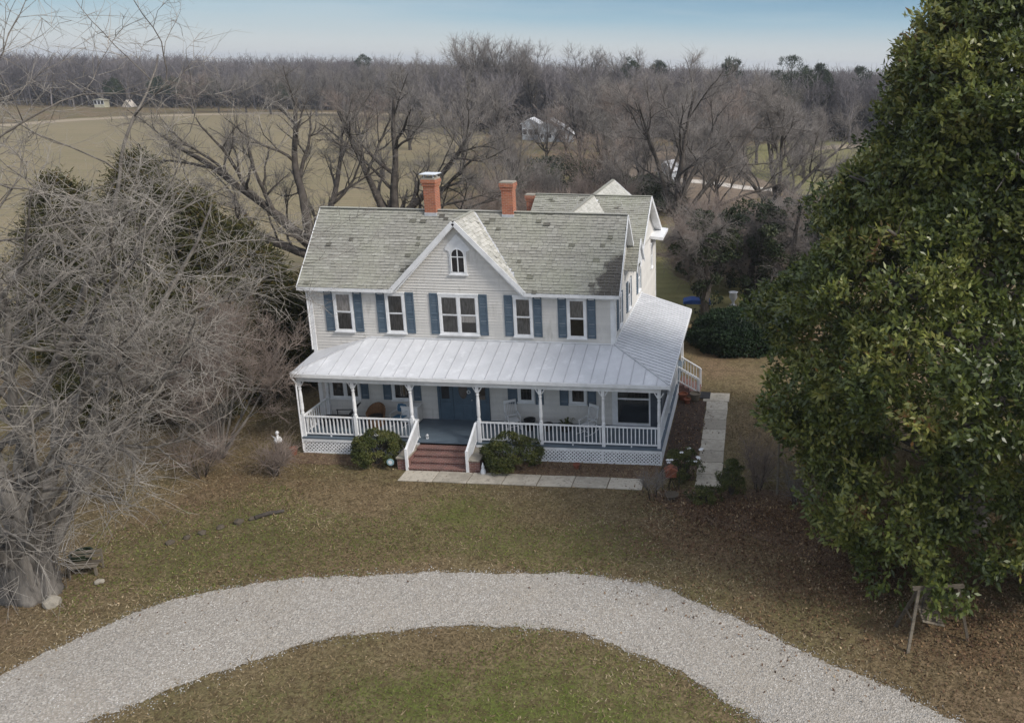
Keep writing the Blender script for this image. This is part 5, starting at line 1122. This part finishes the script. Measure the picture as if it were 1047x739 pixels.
mb.build('frame',M['trim'],t); q=MB(); q.lathe([(.03,.04),(.03,.14)],(0,0,0),8); q.build('candle',M['curtain'],t)
mb=MB(); mb.box(-.3,.3,-.42,.42,0,.02); o=mb.build('door_mat',M['blackmetal'],loc=(17.05,5.25,.062),bevel=.005); tag(o,'dark rectangular mat on the landing at the foot of the side steps','mat')
pot(16.0,4.75,0,.22,.34,'terracotta','red clay pot left of the side steps'); pot(16.62,4.7,0,.26,.4,'oldwood','weathered wooden tub beside the foot of the side steps'); pot(16.25,4.3,0,.17,.25,'terracotta','small clay pot in the dark bed before the side steps')
# blue tarpaulin over a table behind the house
t=thing('covered_table','low table under a bright blue tarpaulin behind the porch roof','table',(15.6,19.4,0),.1); mb=MB(); mb.prism([(-.95,.80),(-.9,.98),(-.4,1.10),(.3,1.05),(.85,1.0),(.95,.78)],-.5,.5,'y'); mb.build('tarpaulin',M['bluetarp'],t,bevel=.03)
for x in (-.8,.8):
    for y in (-.42,.42): q=MB(); q.box(x-.03,x+.03,y-.03,y+.03,0,.8); q.build('leg',M['oldwood'],t)
t=thing('garden_urn','pale urn glimpsed between the ivy clad trunks','urn',(18.0,21.5,0)); mb=MB(); mb.lathe([(.22,0),(.1,.1),(.09,.3),(.3,.6),(.26,.9),(.34,1.0),(.28,1.0),(.01,.8)],(0,0,0),14); mb.build('body',M['trim'],t,smooth=True); q=MB(); q.box(-.25,.25,-.25,.25,-.001,.06); q.build('plinth',M['concrete'],t)

# ---- far white farmhouse in the trees
def far_house(name,label,x,y,rz,W_,D_,H_,rise,wallm,roofm,porch=False,cat='house'):
    t=thing(name,label,cat,(x,y,0),rz); mb=MB(); mb.box(-W_/2,W_/2,-D_/2,D_/2,0,H_); mb.prism([(-W_/2,H_),(W_/2,H_),(0,H_+rise)],-D_/2,D_/2,'y'); mb.build('wall',M[wallm],t)
    mb=MB(); a=rise/(W_/2)
    for s in (-1,1): slab(mb,[(0,-D_/2-.3,H_+rise+.08),(0,D_/2+.3,H_+rise+.08),(s*(W_/2+.4),D_/2+.3,H_-.4*a+.08),(s*(W_/2+.4),-D_/2-.3,H_-.4*a+.08)],.12)
    mb.build('roof',M[roofm],t)
    for i in range(3):
        for z in ((1,2.4),(3.6,5.0)):
            if z[1]>H_: continue
            x0=-W_/2+W_*(i+.5)/3; x0=x0*1.0; q=MB(); q.box(x0-.5,x0+.5,-D_/2-.06,-D_/2-.005,z[0],z[1]); fr=q.build('window',M['trim'],t); q=MB(); q.box(x0-.4,x0+.4,-D_/2-.075,-D_/2-.062,z[0]+.1,z[1]-.1); q.build('pane',M['pane_dark'],fr)
    return t
M['whitewall']=simple('white_wall',(.40,.43,.46),(.34,.37,.40),1,.6)
h=far_house('farm_house','distant white gabled house half hidden by bare trees before the wood',xat(563,143),143,.12,7.2,8,4.4,2.2,'whitewall','metal_roof')
far_house('farm_shed','low white lean-to beside the distant white gabled house',xat(543,146),146,.1,3.6,5,3.6,1.0,'whitewall','metal_roof',cat='shed')
t=far_house('farm_shed','small white shed with a dark open doorway right of the distant white house',xat(580,141),141,.1,2.0,3,2.0,.9,'whitewall','trim',cat='shed')
h.scale=(.72,.72,.72)
M['sidingtan']=simple('tan_wall',(.42,.40,.30),(.36,.34,.26),1,.7)
far_house('field_hut','small pale tan hut at the far left edge of the field',xat(103,228),228,.2,3.0,3,2.4,.4,'sidingtan','sidingtan',cat='hut')
far_house('field_hut','little pale tent shaped hut at the field edge right of the tan hut',xat(131,232),232,.1,2.4,2.4,.6,1.7,'roadpale','roadpale',cat='hut')
t=far_house('garden_shed','white shed glimpsed through branches right of the rear roof',xat(684,84),84,-.3,2.2,3,1.9,1.0,'whitewall','seam',cat='shed')
# ================================================================== THE AIR
mb=MB(); mb.box(-2200,2200,-120,2600,-1,30)
m=bpy.data.materials.new('haze'); m.use_nodes=True; nt=m.node_tree; nt.nodes.remove(nt.nodes['Principled BSDF'])
pv=nt.nodes.new('ShaderNodeVolumePrincipled'); pv.inputs['Color'].default_value=(.86,.90,.97,1); pv.inputs['Density'].default_value=.0003; pv.inputs['Anisotropy'].default_value=.2
nt.links.new(pv.outputs[0],nt.nodes['Material Output'].inputs['Volume'])
hz=mb.build('haze',m); tag(hz,kind='stuff'); hz['label']='thin bluish winter haze over the fields and the far wood'; hz['category']='haze'
